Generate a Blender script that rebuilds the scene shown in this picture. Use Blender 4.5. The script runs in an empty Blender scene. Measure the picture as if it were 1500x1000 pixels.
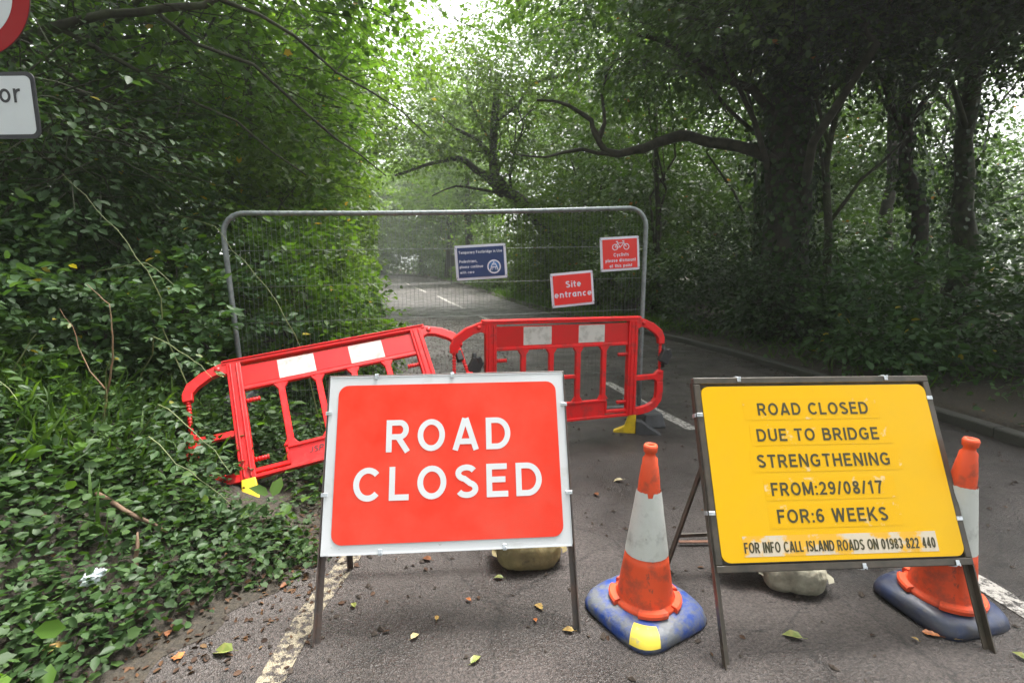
import bpy, bmesh, math, random
import numpy as np
from mathutils import Matrix, Vector
R = math.radians
C = bpy.context.scene.collection
sc = bpy.context.scene

# ------------------------------------------------------------------ camera, sky, sun, exposure
cam_d = bpy.data.cameras.new('camera')
cam = bpy.data.objects.new('camera', cam_d); C.objects.link(cam)
cam_d.sensor_width = 36; cam_d.lens = 760 / 1500 * 36
cam_d.clip_start = 0.05; cam_d.clip_end = 2000
cam.matrix_world = Matrix.Translation((0, 0, 1.5)) @ Matrix.Rotation(R(90 - 8.2), 4, 'X') @ Matrix.Rotation(R(-0.6), 4, 'Z')
cam_d.dof.use_dof = True; cam_d.dof.focus_distance = 2.3; cam_d.dof.aperture_fstop = 4.5
sc.camera = cam

world = bpy.data.worlds.new('World'); sc.world = world; world.use_nodes = True
wn = world.node_tree.nodes; wl = world.node_tree.links
for n in list(wn): wn.remove(n)
sky = wn.new('ShaderNodeTexSky'); sky.sky_type = 'NISHITA'; sky.sun_disc = False
SUN_EL, SUN_AZ = 66, 34        # azimuth measured clockwise from +Y: the veiled sun stands high, ahead and to the right
sky.sun_elevation = R(SUN_EL); sky.sun_rotation = R(SUN_AZ)
sky.air_density = 1.0; sky.dust_density = 6.0; sky.ozone_density = 1.0
hs = wn.new('ShaderNodeHueSaturation'); hs.inputs['Saturation'].default_value = 0.14
bg = wn.new('ShaderNodeBackground'); bg.inputs['Strength'].default_value = 0.15
wo = wn.new('ShaderNodeOutputWorld')
wl.new(sky.outputs[0], hs.inputs['Color']); wl.new(hs.outputs[0], bg.inputs['Color']); wl.new(bg.outputs[0], wo.inputs['Surface'])

sun_d = bpy.data.lights.new('sun', 'SUN'); sun_d.energy = 2.5; sun_d.angle = R(20); sun_d.color = (1.0, 0.96, 0.9)
sun = bpy.data.objects.new('sun', sun_d); C.objects.link(sun)
az, el = R(SUN_AZ), R(SUN_EL)
sd = Vector((math.sin(az) * math.cos(el), math.cos(az) * math.cos(el), math.sin(el)))
sun.rotation_euler = sd.to_track_quat('Z', 'Y').to_euler(); sun.location = sd * 50
sc.view_settings.view_transform = 'Standard'; sc.view_settings.look = 'None'
sc.view_settings.gamma = 1; sc.view_settings.use_curve_mapping = False
sc.view_settings.exposure = 1.98
sc.render.engine = 'CYCLES'
sc.cycles.max_bounces = 6; sc.cycles.diffuse_bounces = 4; sc.cycles.glossy_bounces = 2
sc.cycles.transmission_bounces = 4; sc.cycles.volume_bounces = 0; sc.cycles.transparent_max_bounces = 4
sc.cycles.caustics_reflective = False; sc.cycles.caustics_refractive = False

HAZE = 0.0014
# ------------------------------------------------------------------ materials
def mat(name, col, rough=0.6, metal=0.0, spec=0.5, var=0.0, vscale=8.0, bump=0.0, bscale=40.0, col2=None, thr=None):
    """Procedural: base colour broken up by two octaves of noise (dirt, wear), optional second colour, bump."""
    m = bpy.data.materials.new(name); m.use_nodes = True
    N = m.node_tree.nodes; L = m.node_tree.links; b = N['Principled BSDF']
    b.inputs['Roughness'].default_value = rough; b.inputs['Metallic'].default_value = metal
    b.inputs['Specular IOR Level'].default_value = spec
    tc = N.new('ShaderNodeTexCoord')
    n1 = N.new('ShaderNodeTexNoise'); n1.inputs['Scale'].default_value = vscale; n1.inputs['Detail'].default_value = 8; n1.inputs['Roughness'].default_value = 0.65
    L.new(tc.outputs['Object'], n1.inputs['Vector'])
    cr = N.new('ShaderNodeValToRGB'); e = cr.color_ramp.elements
    c2 = col2 if col2 else tuple(c * (1 - var) for c in col)
    if thr: e[0].position, e[1].position = thr
    else: e[0].position, e[1].position = 0.3, 0.62
    e[0].color = (*c2, 1); e[1].color = (*col, 1)
    L.new(n1.outputs['Fac'], cr.inputs['Fac']); L.new(cr.outputs['Color'], b.inputs['Base Color'])
    if bump:
        n2 = N.new('ShaderNodeTexNoise'); n2.inputs['Scale'].default_value = bscale; n2.inputs['Detail'].default_value = 6
        L.new(tc.outputs['Object'], n2.inputs['Vector'])
        bp = N.new('ShaderNodeBump'); bp.inputs['Strength'].default_value = bump; bp.inputs['Distance'].default_value = 0.01
        L.new(n2.outputs['Fac'], bp.inputs['Height']); L.new(bp.outputs['Normal'], b.inputs['Normal'])
    return m

def leaf_mat(name, cols, trans=0.35, rough=0.42, spec=0.5, odd=None):
    m = bpy.data.materials.new(name); m.use_nodes = True
    N = m.node_tree.nodes; L = m.node_tree.links; b = N['Principled BSDF']; out = N['Material Output']
    b.inputs['Roughness'].default_value = rough; b.inputs['Specular IOR Level'].default_value = spec
    at = N.new('ShaderNodeAttribute'); at.attribute_name = 'var'
    cr = N.new('ShaderNodeValToRGB'); cr.color_ramp.elements[0].color = (*cols[0], 1); cr.color_ramp.elements[1].color = (*cols[-1], 1)
    cr.color_ramp.elements[1].position = 0.97
    for i, c in enumerate(cols[1:-1]):
        k = cr.color_ramp.elements.new(0.97 * (i + 1) / (len(cols) - 1)); k.color = (*c, 1)
    if odd:
        k = cr.color_ramp.elements.new(0.99); k.color = (*odd, 1)
    L.new(at.outputs['Fac'], cr.inputs['Fac'])
    oi = N.new('ShaderNodeObjectInfo'); mr = N.new('ShaderNodeMapRange')
    mr.inputs['To Min'].default_value = 0.8; mr.inputs['To Max'].default_value = 1.15
    L.new(oi.outputs['Random'], mr.inputs['Value'])
    h = N.new('ShaderNodeHueSaturation'); L.new(mr.outputs[0], h.inputs['Value']); L.new(cr.outputs['Color'], h.inputs['Color'])
    L.new(h.outputs[0], b.inputs['Base Color'])
    t = N.new('ShaderNodeBsdfTranslucent')
    tm = N.new('ShaderNodeMixRGB'); tm.blend_type = 'MULTIPLY'; tm.inputs[0].default_value = 1; tm.inputs[2].default_value = (1.5, 1.55, 0.55, 1)
    L.new(h.outputs[0], tm.inputs[1]); L.new(tm.outputs[0], t.inputs['Color'])
    mx = N.new('ShaderNodeMixShader'); mx.inputs[0].default_value = trans
    L.new(b.outputs[0], mx.inputs[1]); L.new(t.outputs[0], mx.inputs[2]); L.new(mx.outputs[0], out.inputs['Surface'])
    return m

# ------------------------------------------------------------------ helpers
def tag(o, label=None, cat=None, group=None, kind=None):
    if label: o['label'] = label
    if cat: o['category'] = cat
    if group: o['group'] = group
    if kind: o['kind'] = kind
    return o
def empty(name, loc=(0, 0, 0), rz=0, label=None, cat=None, group=None, mw=None):
    o = bpy.data.objects.new(name, None); C.objects.link(o); o.empty_display_size = 0.1
    if mw is not None: o.matrix_world = mw
    else: o.location = loc; o.rotation_euler = (0, 0, rz)
    return tag(o, label, cat, group)
def link(name, me, m, parent=None):
    o = bpy.data.objects.new(name, me); C.objects.link(o)
    if m and not me.materials: me.materials.append(m)
    if parent: o.parent = parent
    return o

class MB:
    def __init__(s): s.v = []; s.f = []; s.sm = []
    def add(s, vs, fs, smooth=False):
        k = len(s.v); s.v += [tuple(a) for a in vs]; s.f += [tuple(i + k for i in f) for f in fs]; s.sm += [smooth] * len(fs); return s
    def box(s, c, d, rot=None):
        M = rot or Matrix.Identity(3); vs = []
        for x in (-.5, .5):
            for y in (-.5, .5):
                for z in (-.5, .5): vs.append(M @ Vector((x * d[0], y * d[1], z * d[2])) + Vector(c))
        return s.add(vs, [(0, 1, 3, 2), (4, 6, 7, 5), (0, 4, 5, 1), (2, 3, 7, 6), (0, 2, 6, 4), (1, 5, 7, 3)])
    def tube(s, pts, rs, n=8, cap=True, closed=False, smooth=True):
        P = [Vector(p) for p in pts]
        if not hasattr(rs, '__len__'): rs = [rs] * len(P)
        up = Vector((0, 0, 1)); vs = []; m = len(P); prev = None
        for i, p in enumerate(P):
            a = P[(i - 1) % m] if (i > 0 or closed) else p; b = P[(i + 1) % m] if (i < m - 1 or closed) else p
            t = (b - a).normalized() if (b - a).length > 1e-9 else up
            if prev is None:
                x = t.orthogonal().normalized()
            else:
                x = prev - t * prev.dot(t); x = x.normalized() if x.length > 1e-6 else t.orthogonal().normalized()
            prev = x; y = t.cross(x)
            for k in range(n):
                q = 2 * math.pi * k / n; vs.append(p + (x * math.cos(q) + y * math.sin(q)) * rs[i])
        fs = []
        for i in range(m if closed else m - 1):
            for k in range(n):
                j = (i + 1) % m; fs.append((i * n + k, i * n + (k + 1) % n, j * n + (k + 1) % n, j * n + k))
        if cap and not closed: fs += [tuple(range(n))[::-1], tuple(range((m - 1) * n, m * n))]
        return s.add(vs, fs, smooth)
    def lathe(s, prof, n=32, c=(0, 0, 0), M=None, smooth=True):
        vs = []
        for r, z in prof:
            for k in range(n):
                q = 2 * math.pi * k / n; v = Vector((r * math.cos(q), r * math.sin(q), z))
                if M: v = M @ v
                vs.append(v + Vector(c))
        fs = [(i * n + k, i * n + (k + 1) % n, (i + 1) * n + (k + 1) % n, (i + 1) * n + k) for i in range(len(prof) - 1) for k in range(n)]
        return s.add(vs, fs, smooth)
    def prism(s, poly, y0, y1):
        """poly in the x-z plane, extruded along y."""
        n = len(poly); vs = [(x, y0, z) for x, z in poly] + [(x, y1, z) for x, z in poly]
        return s.add(vs, [tuple(range(n)), tuple(range(n, 2 * n))[::-1]] + [(i, i + n, (i + 1) % n + n, (i + 1) % n) for i in range(n)])
    def build(s, name, m, parent=None, bevel=0, seg=2, recalc=True):
        me = bpy.data.meshes.new(name); me.from_pydata(s.v, [], s.f)
        me.polygons.foreach_set('use_smooth', s.sm)
        if recalc:
            bm = bmesh.new(); bm.from_mesh(me); bmesh.ops.recalc_face_normals(bm, faces=bm.faces)
            if bevel: bmesh.ops.bevel(bm, geom=[e for e in bm.edges if e.is_manifold and e.calc_face_angle(0) > 0.5], offset=bevel, segments=seg, affect='EDGES', profile=0.5)
            bm.to_mesh(me); bm.free()
        me.update(); return link(name, me, m, parent)

def rrect(x0, x1, z0, z1, r, n=6):
    out = []
    for cx, cz, a in ((x1 - r, z1 - r, 0), (x0 + r, z1 - r, 90), (x0 + r, z0 + r, 180), (x1 - r, z0 + r, 270)):
        for k in range(n + 1):
            q = R(a + 90 * k / n); out.append((cx + r * math.cos(q), cz + r * math.sin(q)))
    return out

# Lettering drawn stroke by stroke: each glyph is (width, [centre lines]) on a cap height of 1.
def _arc(cx, cy, rx, ry, a0, a1, n=14): return [(cx + rx * math.cos(R(a0 + (a1 - a0) * i / n)), cy + ry * math.sin(R(a0 + (a1 - a0) * i / n))) for i in range(n + 1)]
def glyph(c, w):
    s = w / 2; t = 1 - s; X = .74                              # X = x-height of the small letters
    def o(cx, cy, rx, ry): return _arc(cx, cy, rx, ry, 90, 450, 30)
    g = {
    'A': (.82, [[(s * .9, 0), (.41 - s * .15, 1)], [(.82 - s * .9, 0), (.41 + s * .15, 1)], [(.2, .27), (.62, .27)]]),
    'B': (.72, [[(s, 0), (s, 1)], [(s, t), (.40, t)] + _arc(.40, (t + .53) / 2, .24 - s + .03, (t - .53) / 2, 90, -90) + [(s, .53)], [(s, .53), (.42, .53)] + _arc(.42, (s + .53) / 2, .30 - s, (.53 - s) / 2, 90, -90) + [(s, s)]]),
    'C': (.80, [_arc(.43, .5, .43 - s, .5 - s, 42, 318, 26)]),
    'D': (.78, [[(s, 0), (s, 1)], [(s, t), (.34, t)] + _arc(.34, .5, .44 - s, .5 - s, 90, -90, 20) + [(s, s)]]),
    'E': (.64, [[(s, 0), (s, 1)], [(s, t), (.62, t)], [(s, .52), (.57, .52)], [(s, s), (.64, s)]]),
    'F': (.60, [[(s, 0), (s, 1)], [(s, t), (.60, t)], [(s, .50), (.53, .50)]]),
    'G': (.84, [_arc(.43, .5, .43 - s, .5 - s, 42, 322, 26) + [(.80 - s, .22), (.80 - s, .47)], [(.45, .47), (.80, .47)]]),
    'H': (.74, [[(s, 0), (s, 1)], [(.74 - s, 0), (.74 - s, 1)], [(s, .52), (.74 - s, .52)]]),
    'I': (w, [[(s, 0), (s, 1)]]),
    'K': (.74, [[(s, 0), (s, 1)], [(s, .33), (.70 - s * .6, 1)], [(.28, .56), (.74 - s * .7, 0)]]),
    'J': (.5, [[(.5 - s, 1), (.5 - s, .25)] + _arc(.25, .25, .25 - s, .25 - s, 0, -180, 10)]),
    'L': (.58, [[(s, 0), (s, 1)], [(s, s), (.58, s)]]),
    'M': (.90, [[(s, 0), (s, 1)], [(.90 - s, 0), (.90 - s, 1)], [(s * .9, 1), (.45, .10)], [(.90 - s * .9, 1), (.45, .10)]]),
    'N': (.76, [[(s, 0), (s, 1)], [(.76 - s, 0), (.76 - s, 1)], [(s * .9, 1), (.76 - s * .9, 0)]]),
    'O': (.86, [o(.43, .5, .43 - s, .5 - s)]),
    'P': (.70, [[(s, 0), (s, 1)], [(s, t), (.42, t)] + _arc(.42, (t + .46) / 2, .28 - s, (t - .46) / 2, 90, -90) + [(s, .46)]]),
    'R': (.74, [[(s, 0), (s, 1)], [(s, t), (.42, t)] + _arc(.42, (t + .47) / 2, .28 - s, (t - .47) / 2, 90, -90) + [(s, .47)], [(.36, .47), (.74 - s * .8, 0)]]),
    'S': (.70, [_arc(.35, .74, .33 - s, .26 - s, 25, 255, 18) + [(.40, .485)] + _arc(.36, .27, .34 - s, .27 - s, 68, -155, 18)]),
    'T': (.68, [[(.34, 0), (.34, 1)], [(0, t), (.68, t)]]),
    'U': (.74, [[(s, 1), (s, .32)] + _arc(.37, .32, .37 - s, .32 - s, 180, 360) + [(.74 - s, 1)]]),
    'W': (1.06, [[(s * .8, 1), (.28, 0)], [(.28, 0), (.53, 1)], [(.53, 1), (.78, 0)], [(.78, 0), (1.06 - s * .8, 1)]]),
    '0': (.62, [o(.31, .5, .31 - s, .5 - s)]),
    '1': (.50, [[(.33, 0), (.33, 1)], [(.33 + s, .97), (.22, .82), (.08, .74)]]),
    '2': (.62, [_arc(.31, .70, .30 - s, .30 - s, 170, -20, 16) + [(.50, .50), (s, s), (.62, s)]]),
    '3': (.62, [_arc(.30, .745, .27 - s, .255 - s, 160, -80, 14), _arc(.30, .28, .31 - s, .28 - s, 85, -160, 16)]),
    '4': (.64, [[(.44, 0), (.44, 1)], [(.44, .96), (s, .30)], [(s * .6, .27), (.64, .27)]]),
    '5': (.62, [[(.57, t), (.16, t), (.12, .52)], _arc(.30, .33, .31 - s, .33 - s, 130, -155, 18)]),
    '6': (.62, [o(.31, .31, .31 - s, .31 - s), _arc(.36, .5, .36 - s, .5 - s, 50, 185, 14)]),
    '7': (.60, [[(0, t), (.60 - s, t)], [(.57, .98), (.36, .55), (.22, 0)]]),
    '8': (.62, [o(.31, .755, .27 - s, .245 - s), o(.31, .27, .31 - s, .27 - s)]),
    '9': (.62, [o(.31, .69, .31 - s, .31 - s), _arc(.26, .5, .36 - s, .5 - s, 5, -130, 14)]),
    ':': (w, [[(s, 0), (s, w)], [(s, .52), (s, .52 + w)]]), '.': (w, [[(s, 0), (s, w)]]), ',': (w, [[(s, w), (s * .9, -.02)], [(s, .04), (s * .2, -.18)]]),
    '/': (.36, [[(.03, 0), (.33, 1)]]), ' ': (.30, []),
    'a': (.58, [o(.28, X / 2, .28 - s, X / 2 - s), [(.58 - s, 0), (.58 - s, X)]]),
    'b': (.60, [[(s, 0), (s, 1)], o(.32, X / 2, .28 - s, X / 2 - s)]),
    'c': (.54, [_arc(.30, X / 2, .29 - s, X / 2 - s, 48, 312, 18)]),
    'd': (.60, [[(.60 - s, 0), (.60 - s, 1)], o(.28, X / 2, .28 - s, X / 2 - s)]),
    'e': (.60, [[(s, X * .47), (.60 - s, X * .47)] + _arc(.30, X / 2, .30 - s, X / 2 - s, 0, 315, 22)]),
    'f': (.38, [[(.17, 0), (.17, .76)] + _arc(.33, .76, .16, t - .76, 180, 95, 6), [(0, X - s), (.36, X - s)]]),
    'g': (.60, [o(.28, X / 2, .28 - s, X / 2 - s), [(.60 - s, X), (.60 - s, -.02)] + _arc(.30, -.02, .30 - s, .18, 0, -150, 10)]),
    'h': (.58, [[(s, 0), (s, 1)], [(s, X * .5)] + _arc(.29, X * .6, .29 - s, X * .4 - s, 170, 0, 10) + [(.58 - s, 0)]]),
    'i': (w, [[(s, 0), (s, X)], [(s, .86), (s, 1.0)]]), 'l': (w, [[(s, 0), (s, 1)]]),
    'm': (.90, [[(s, 0), (s, X)]] + [[(a, X * .5)] + _arc(a + .2, X * .62, .19, X * .38 - s, 170, 0, 10) + [(a + .39, 0)] for a in (s, s + .385)]),
    'n': (.58, [[(s, 0), (s, X)], [(s, X * .5)] + _arc(.29, X * .6, .29 - s, X * .4 - s, 170, 0, 10) + [(.58 - s, 0)]]),
    'o': (.60, [o(.30, X / 2, .30 - s, X / 2 - s)]),
    'p': (.60, [[(s, -.24), (s, X)], o(.32, X / 2, .28 - s, X / 2 - s)]),
    'r': (.38, [[(s, 0), (s, X)], [(s, X * .5)] + _arc(.33, X * .55, .31 - s, X * .45 - s, 170, 80, 7)]),
    's': (.52, [_arc(.26, X * .74, .25 - s, X * .26 - s * .8, 25, 250, 12) + [(.30, X * .48)] + _arc(.26, X * .27, .25 - s, X * .27 - s, 65, -155, 12)]),
    't': (.38, [[(.16, .96), (.16, .2)] + _arc(.32, .2, .16, .2 - s, 180, 275, 6), [(0, X - s), (.37, X - s)]]),
    'u': (.58, [[(s, X), (s, .25)] + _arc(.29, .27, .29 - s, .27 - s, 180, 350, 10), [(.58 - s, 0), (.58 - s, X)]]),
    'w': (.82, [[(s, X), (.22, 0)], [(.22, 0), (.41, X)], [(.41, X), (.60, 0)], [(.60, 0), (.82 - s, X)]]),
    'x': (.56, [[(s, X), (.56 - s, 0)], [(s, 0), (.56 - s, X)]]),
    'y': (.58, [[(s, X), (.31, .03)], [(.58 - s, X), (.24, -.24)]]),
    }
    return g[c]
def text(body, x0, x1, z0, z1, m, parent, y=-0.0006, bold=0.0, name='lettering', shear=0.0, track=.15, sw=None):
    """Lettering laid in the x-z plane of its parent, facing -y, filling the box: z0 baseline, z1 cap height."""
    w = sw or .15; mb = MB(); cur = 0; k = 0; S = []
    for ch in body:
        gw, st = glyph(ch, w)
        for pl in st: S.append([(cur + a, b) for a, b in pl])
        cur += gw + track
    cur -= track; h = z1 - z0; fx_ = (x1 - x0) / cur; wx = w * h
    for n_, pl in enumerate(S):
        P = [Vector((x0 + (a + shear * b) * fx_, z0 + b * h)) for a, b in pl]; vs = []; n = len(P); yy = y - .00006 * (n_ % 7)
        closed = (P[0] - P[-1]).length < 1e-5
        for i, p in enumerate(P):
            a = P[i - 1] if i > 0 else (P[-2] if closed else p); b = P[i + 1] if i < n - 1 else (P[1] if closed else p)
            d1 = (p - a).normalized() if (p - a).length > 1e-7 else None; d2 = (b - p).normalized() if (b - p).length > 1e-7 else None
            t_ = ((d1 or d2) + (d2 or d1)); t_ = t_.normalized() if t_.length > .2 else (d1 or d2); q = Vector((-t_.y, t_.x))
            c = abs(q.dot(Vector((-(d1 or d2).y, (d1 or d2).x)))); q = q * (wx / 2 / max(c, .5))
            vs += [(p.x + q.x, yy, p.y + q.y), (p.x - q.x, yy, p.y - q.y)]
        mb.add(vs, [(2 * i, 2 * i + 2, 2 * i + 3, 2 * i + 1) for i in range(n - 1)])
    return mb.build(name, m, parent, recalc=False)

rng = np.random.default_rng(7)
def unit(a): return a / np.maximum(np.linalg.norm(a, axis=-1, keepdims=True), 1e-9)
# leaf outlines: y along the leaf, x across, z lift.  (verts, faces)
KITE = (np.array([(0, 0, 0), (.30, .45, .07), (0, 1, -.06), (-.30, .45, .07)]), [(0, 1, 2), (0, 2, 3)])
OVATE = (np.array([(0, 0, 0), (.24, .22, .06), (.27, .6, .06), (0, 1, -.10), (-.27, .6, .06), (-.24, .22, .06)]), [(0, 1, 2, 3), (0, 3, 4, 5)])
def lobed(k):
    if k == 'maple': pts = [(.0, .0), (.40, .0), (.36, .27), (.50, .56), (.27, .62), (0, 1.0), (-.27, .62), (-.50, .56), (-.36, .27), (-.40, .0)]
    elif k == 'ivy': pts = [(0, 0), (.34, -.08), (.40, .22), (.42, .50), (.20, .66), (0, .92), (-.20, .66), (-.42, .50), (-.40, .22), (-.34, -.08)]
    else: pts = [(0, 0), (.16, .15), (.13, .3), (.26, .42), (.2, .58), (.3, .75), (0, 1), (-.3, .75), (-.2, .58), (-.26, .42), (-.13, .3), (-.16, .15)]
    v = [(0, .35, -.03)] + [(x, y, .10 * abs(x) - .08 * y * y) for x, y in pts]
    n = len(pts)
    return np.array(v), [(0, 1 + i, 1 + (i + 1) % n) for i in range(n)]
MAPLE, IVY, OAKL = lobed('maple'), lobed('ivy'), lobed('oak')
BLADE = (np.array([(-.03, 0, 0), (.03, 0, 0), (.028, .45, .22), (-.028, .45, .22), (.015, .8, .22), (-.015, .8, .22), (0, 1, .12)]), [(0, 1, 2, 3), (3, 2, 4, 5), (5, 4, 6)])

def leaf_mesh(name, tmpl, p, d, n, s, m, parent=None, var=None, keep_clear=1.7):
    tv, tf = tmpl
    if keep_clear:
        k = np.linalg.norm(p - np.array([0, 0, 1.5]), axis=1) > keep_clear
        # nothing grows over the open carriageway at head height near the camera
        k &= ~((np.abs(p[:, 0] - .3) < 1.35) & (p[:, 1] < 3.2) & (p[:, 1] > -2) & (p[:, 2] < 3.5) & (p[:, 2] > .25))
        p, d, n, s = p[k], d[k], n[k], s[k]
        if var is not None: var = var[k]
    K = len(p); Y = unit(d); Z = unit(n - Y * np.sum(n * Y, 1, keepdims=True)); X = np.cross(Y, Z)
    co = p[:, None, :] + s[:, None, None] * (tv[None, :, 0:1] * X[:, None, :] + tv[None, :, 1:2] * Y[:, None, :] + tv[None, :, 2:3] * Z[:, None, :])
    nv = len(tv); lt = np.array([len(f) for f in tf]); flat = np.concatenate([np.array(f) for f in tf])
    loops = (flat[None, :] + (np.arange(K) * nv)[:, None]).ravel()
    tot = np.tile(lt, K); st = np.concatenate([[0], np.cumsum(tot)[:-1]])
    me = bpy.data.meshes.new(name); me.vertices.add(K * nv); me.loops.add(len(loops)); me.polygons.add(len(tot))
    me.vertices.foreach_set('co', co.astype('f').ravel()); me.loops.foreach_set('vertex_index', loops.astype('i'))
    me.polygons.foreach_set('loop_start', st.astype('i')); me.polygons.foreach_set('loop_total', tot.astype('i'))
    if var is None: var = rng.random(K)
    a = me.attributes.new('var', 'FLOAT', 'POINT'); a.data.foreach_set('value', np.repeat(var, nv).astype('f'))
    me.update(calc_edges=True); return link(name, me, m, parent)

def spray_leaves(O, D, L, per, size, flat=0.35, droop=0.25, wide=0.38):
    """Leaf sprays: O origins, D directions, L lengths; per leaves each, set alternately along side twigs."""
    S = len(O); D = unit(D)
    up = np.zeros((S, 3)); up[:, 2] = 1; up += rng.normal(0, .28, (S, 3))
    Sd = unit(np.cross(D, up)); Nn = np.cross(Sd, D)
    t = (np.arange(per) + .5) / per; t = np.tile(t, (S, 1)) + rng.normal(0, .5 / per, (S, per))
    sg = np.where(np.arange(per) % 2 == 0, 1, -1)[None, :] * (0.25 + .9 * rng.random((S, per)))
    w = wide * np.sqrt(np.clip(1.08 - t, .05, 1))
    l = L[:, None]
    p = O[:, None] + D[:, None] * (t * l)[..., None] + Sd[:, None] * (sg * w * l)[..., None] + Nn[:, None] * (rng.normal(0, .07, (S, per)) * l)[..., None]
    p[..., 2] -= droop * (t * l) ** 2 / np.maximum(l, .01) * .6
    d = D[:, None] * .7 + Sd[:, None] * np.sign(sg)[..., None] * .8 + rng.normal(0, .35, (S, per, 3)); d[..., 2] -= .25
    n = Nn[:, None] + rng.normal(0, flat, (S, per, 3))
    s = size * (.65 + .6 * rng.random((S, per)))
    return p.reshape(-1, 3), d.reshape(-1, 3), n.reshape(-1, 3), s.ravel()

def crown_sprays(blobs, nclump, nspray, slen, sig=0.30, up=0.0):
    """clump centres on the shells of ellipsoids, sprays gathered round each clump"""
    W = np.array([b[3] * b[4] * b[5] for b in blobs]) ** .67; W /= W.sum()
    bi = rng.choice(len(blobs), nclump, p=W); B = np.array(blobs, float)[bi]
    q = unit(rng.normal(size=(nclump, 3))); r = .35 + .65 * rng.random((nclump, 1)) ** .6
    cc = B[:, :3] + q * r * B[:, 3:6]
    ci = rng.integers(0, nclump, nspray); rad = B[ci][:, 3:6]
    O = cc[ci] + rng.normal(0, 1, (nspray, 3)) * rad * sig * np.array([1, 1, .6])
    D = (O - B[ci][:, :3]) / rad; D[:, 2] = D[:, 2] * .35 + up; D += rng.normal(0, .45, (nspray, 3)) * np.array([1, 1, .5])
    L = slen * (.6 + .7 * rng.random(nspray))
    return O, D, L, cc

def wig(a, b, n, amp, rnd, sag=0.0):
    a = Vector(a); b = Vector(b); L = (b - a).length; out = []
    o = Vector((0, 0, 0))
    for i in range(n + 1):
        t = i / n; p = a.lerp(b, t) + Vector((0, 0, sag * L * math.sin(math.pi * t)))
        if 0 < i < n:
            o = o * .6 + Vector((rnd.gauss(0, 1), rnd.gauss(0, 1), rnd.gauss(0, .8))) * amp * L; p += o * math.sin(math.pi * t)
        out.append(p)
    return out

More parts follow.
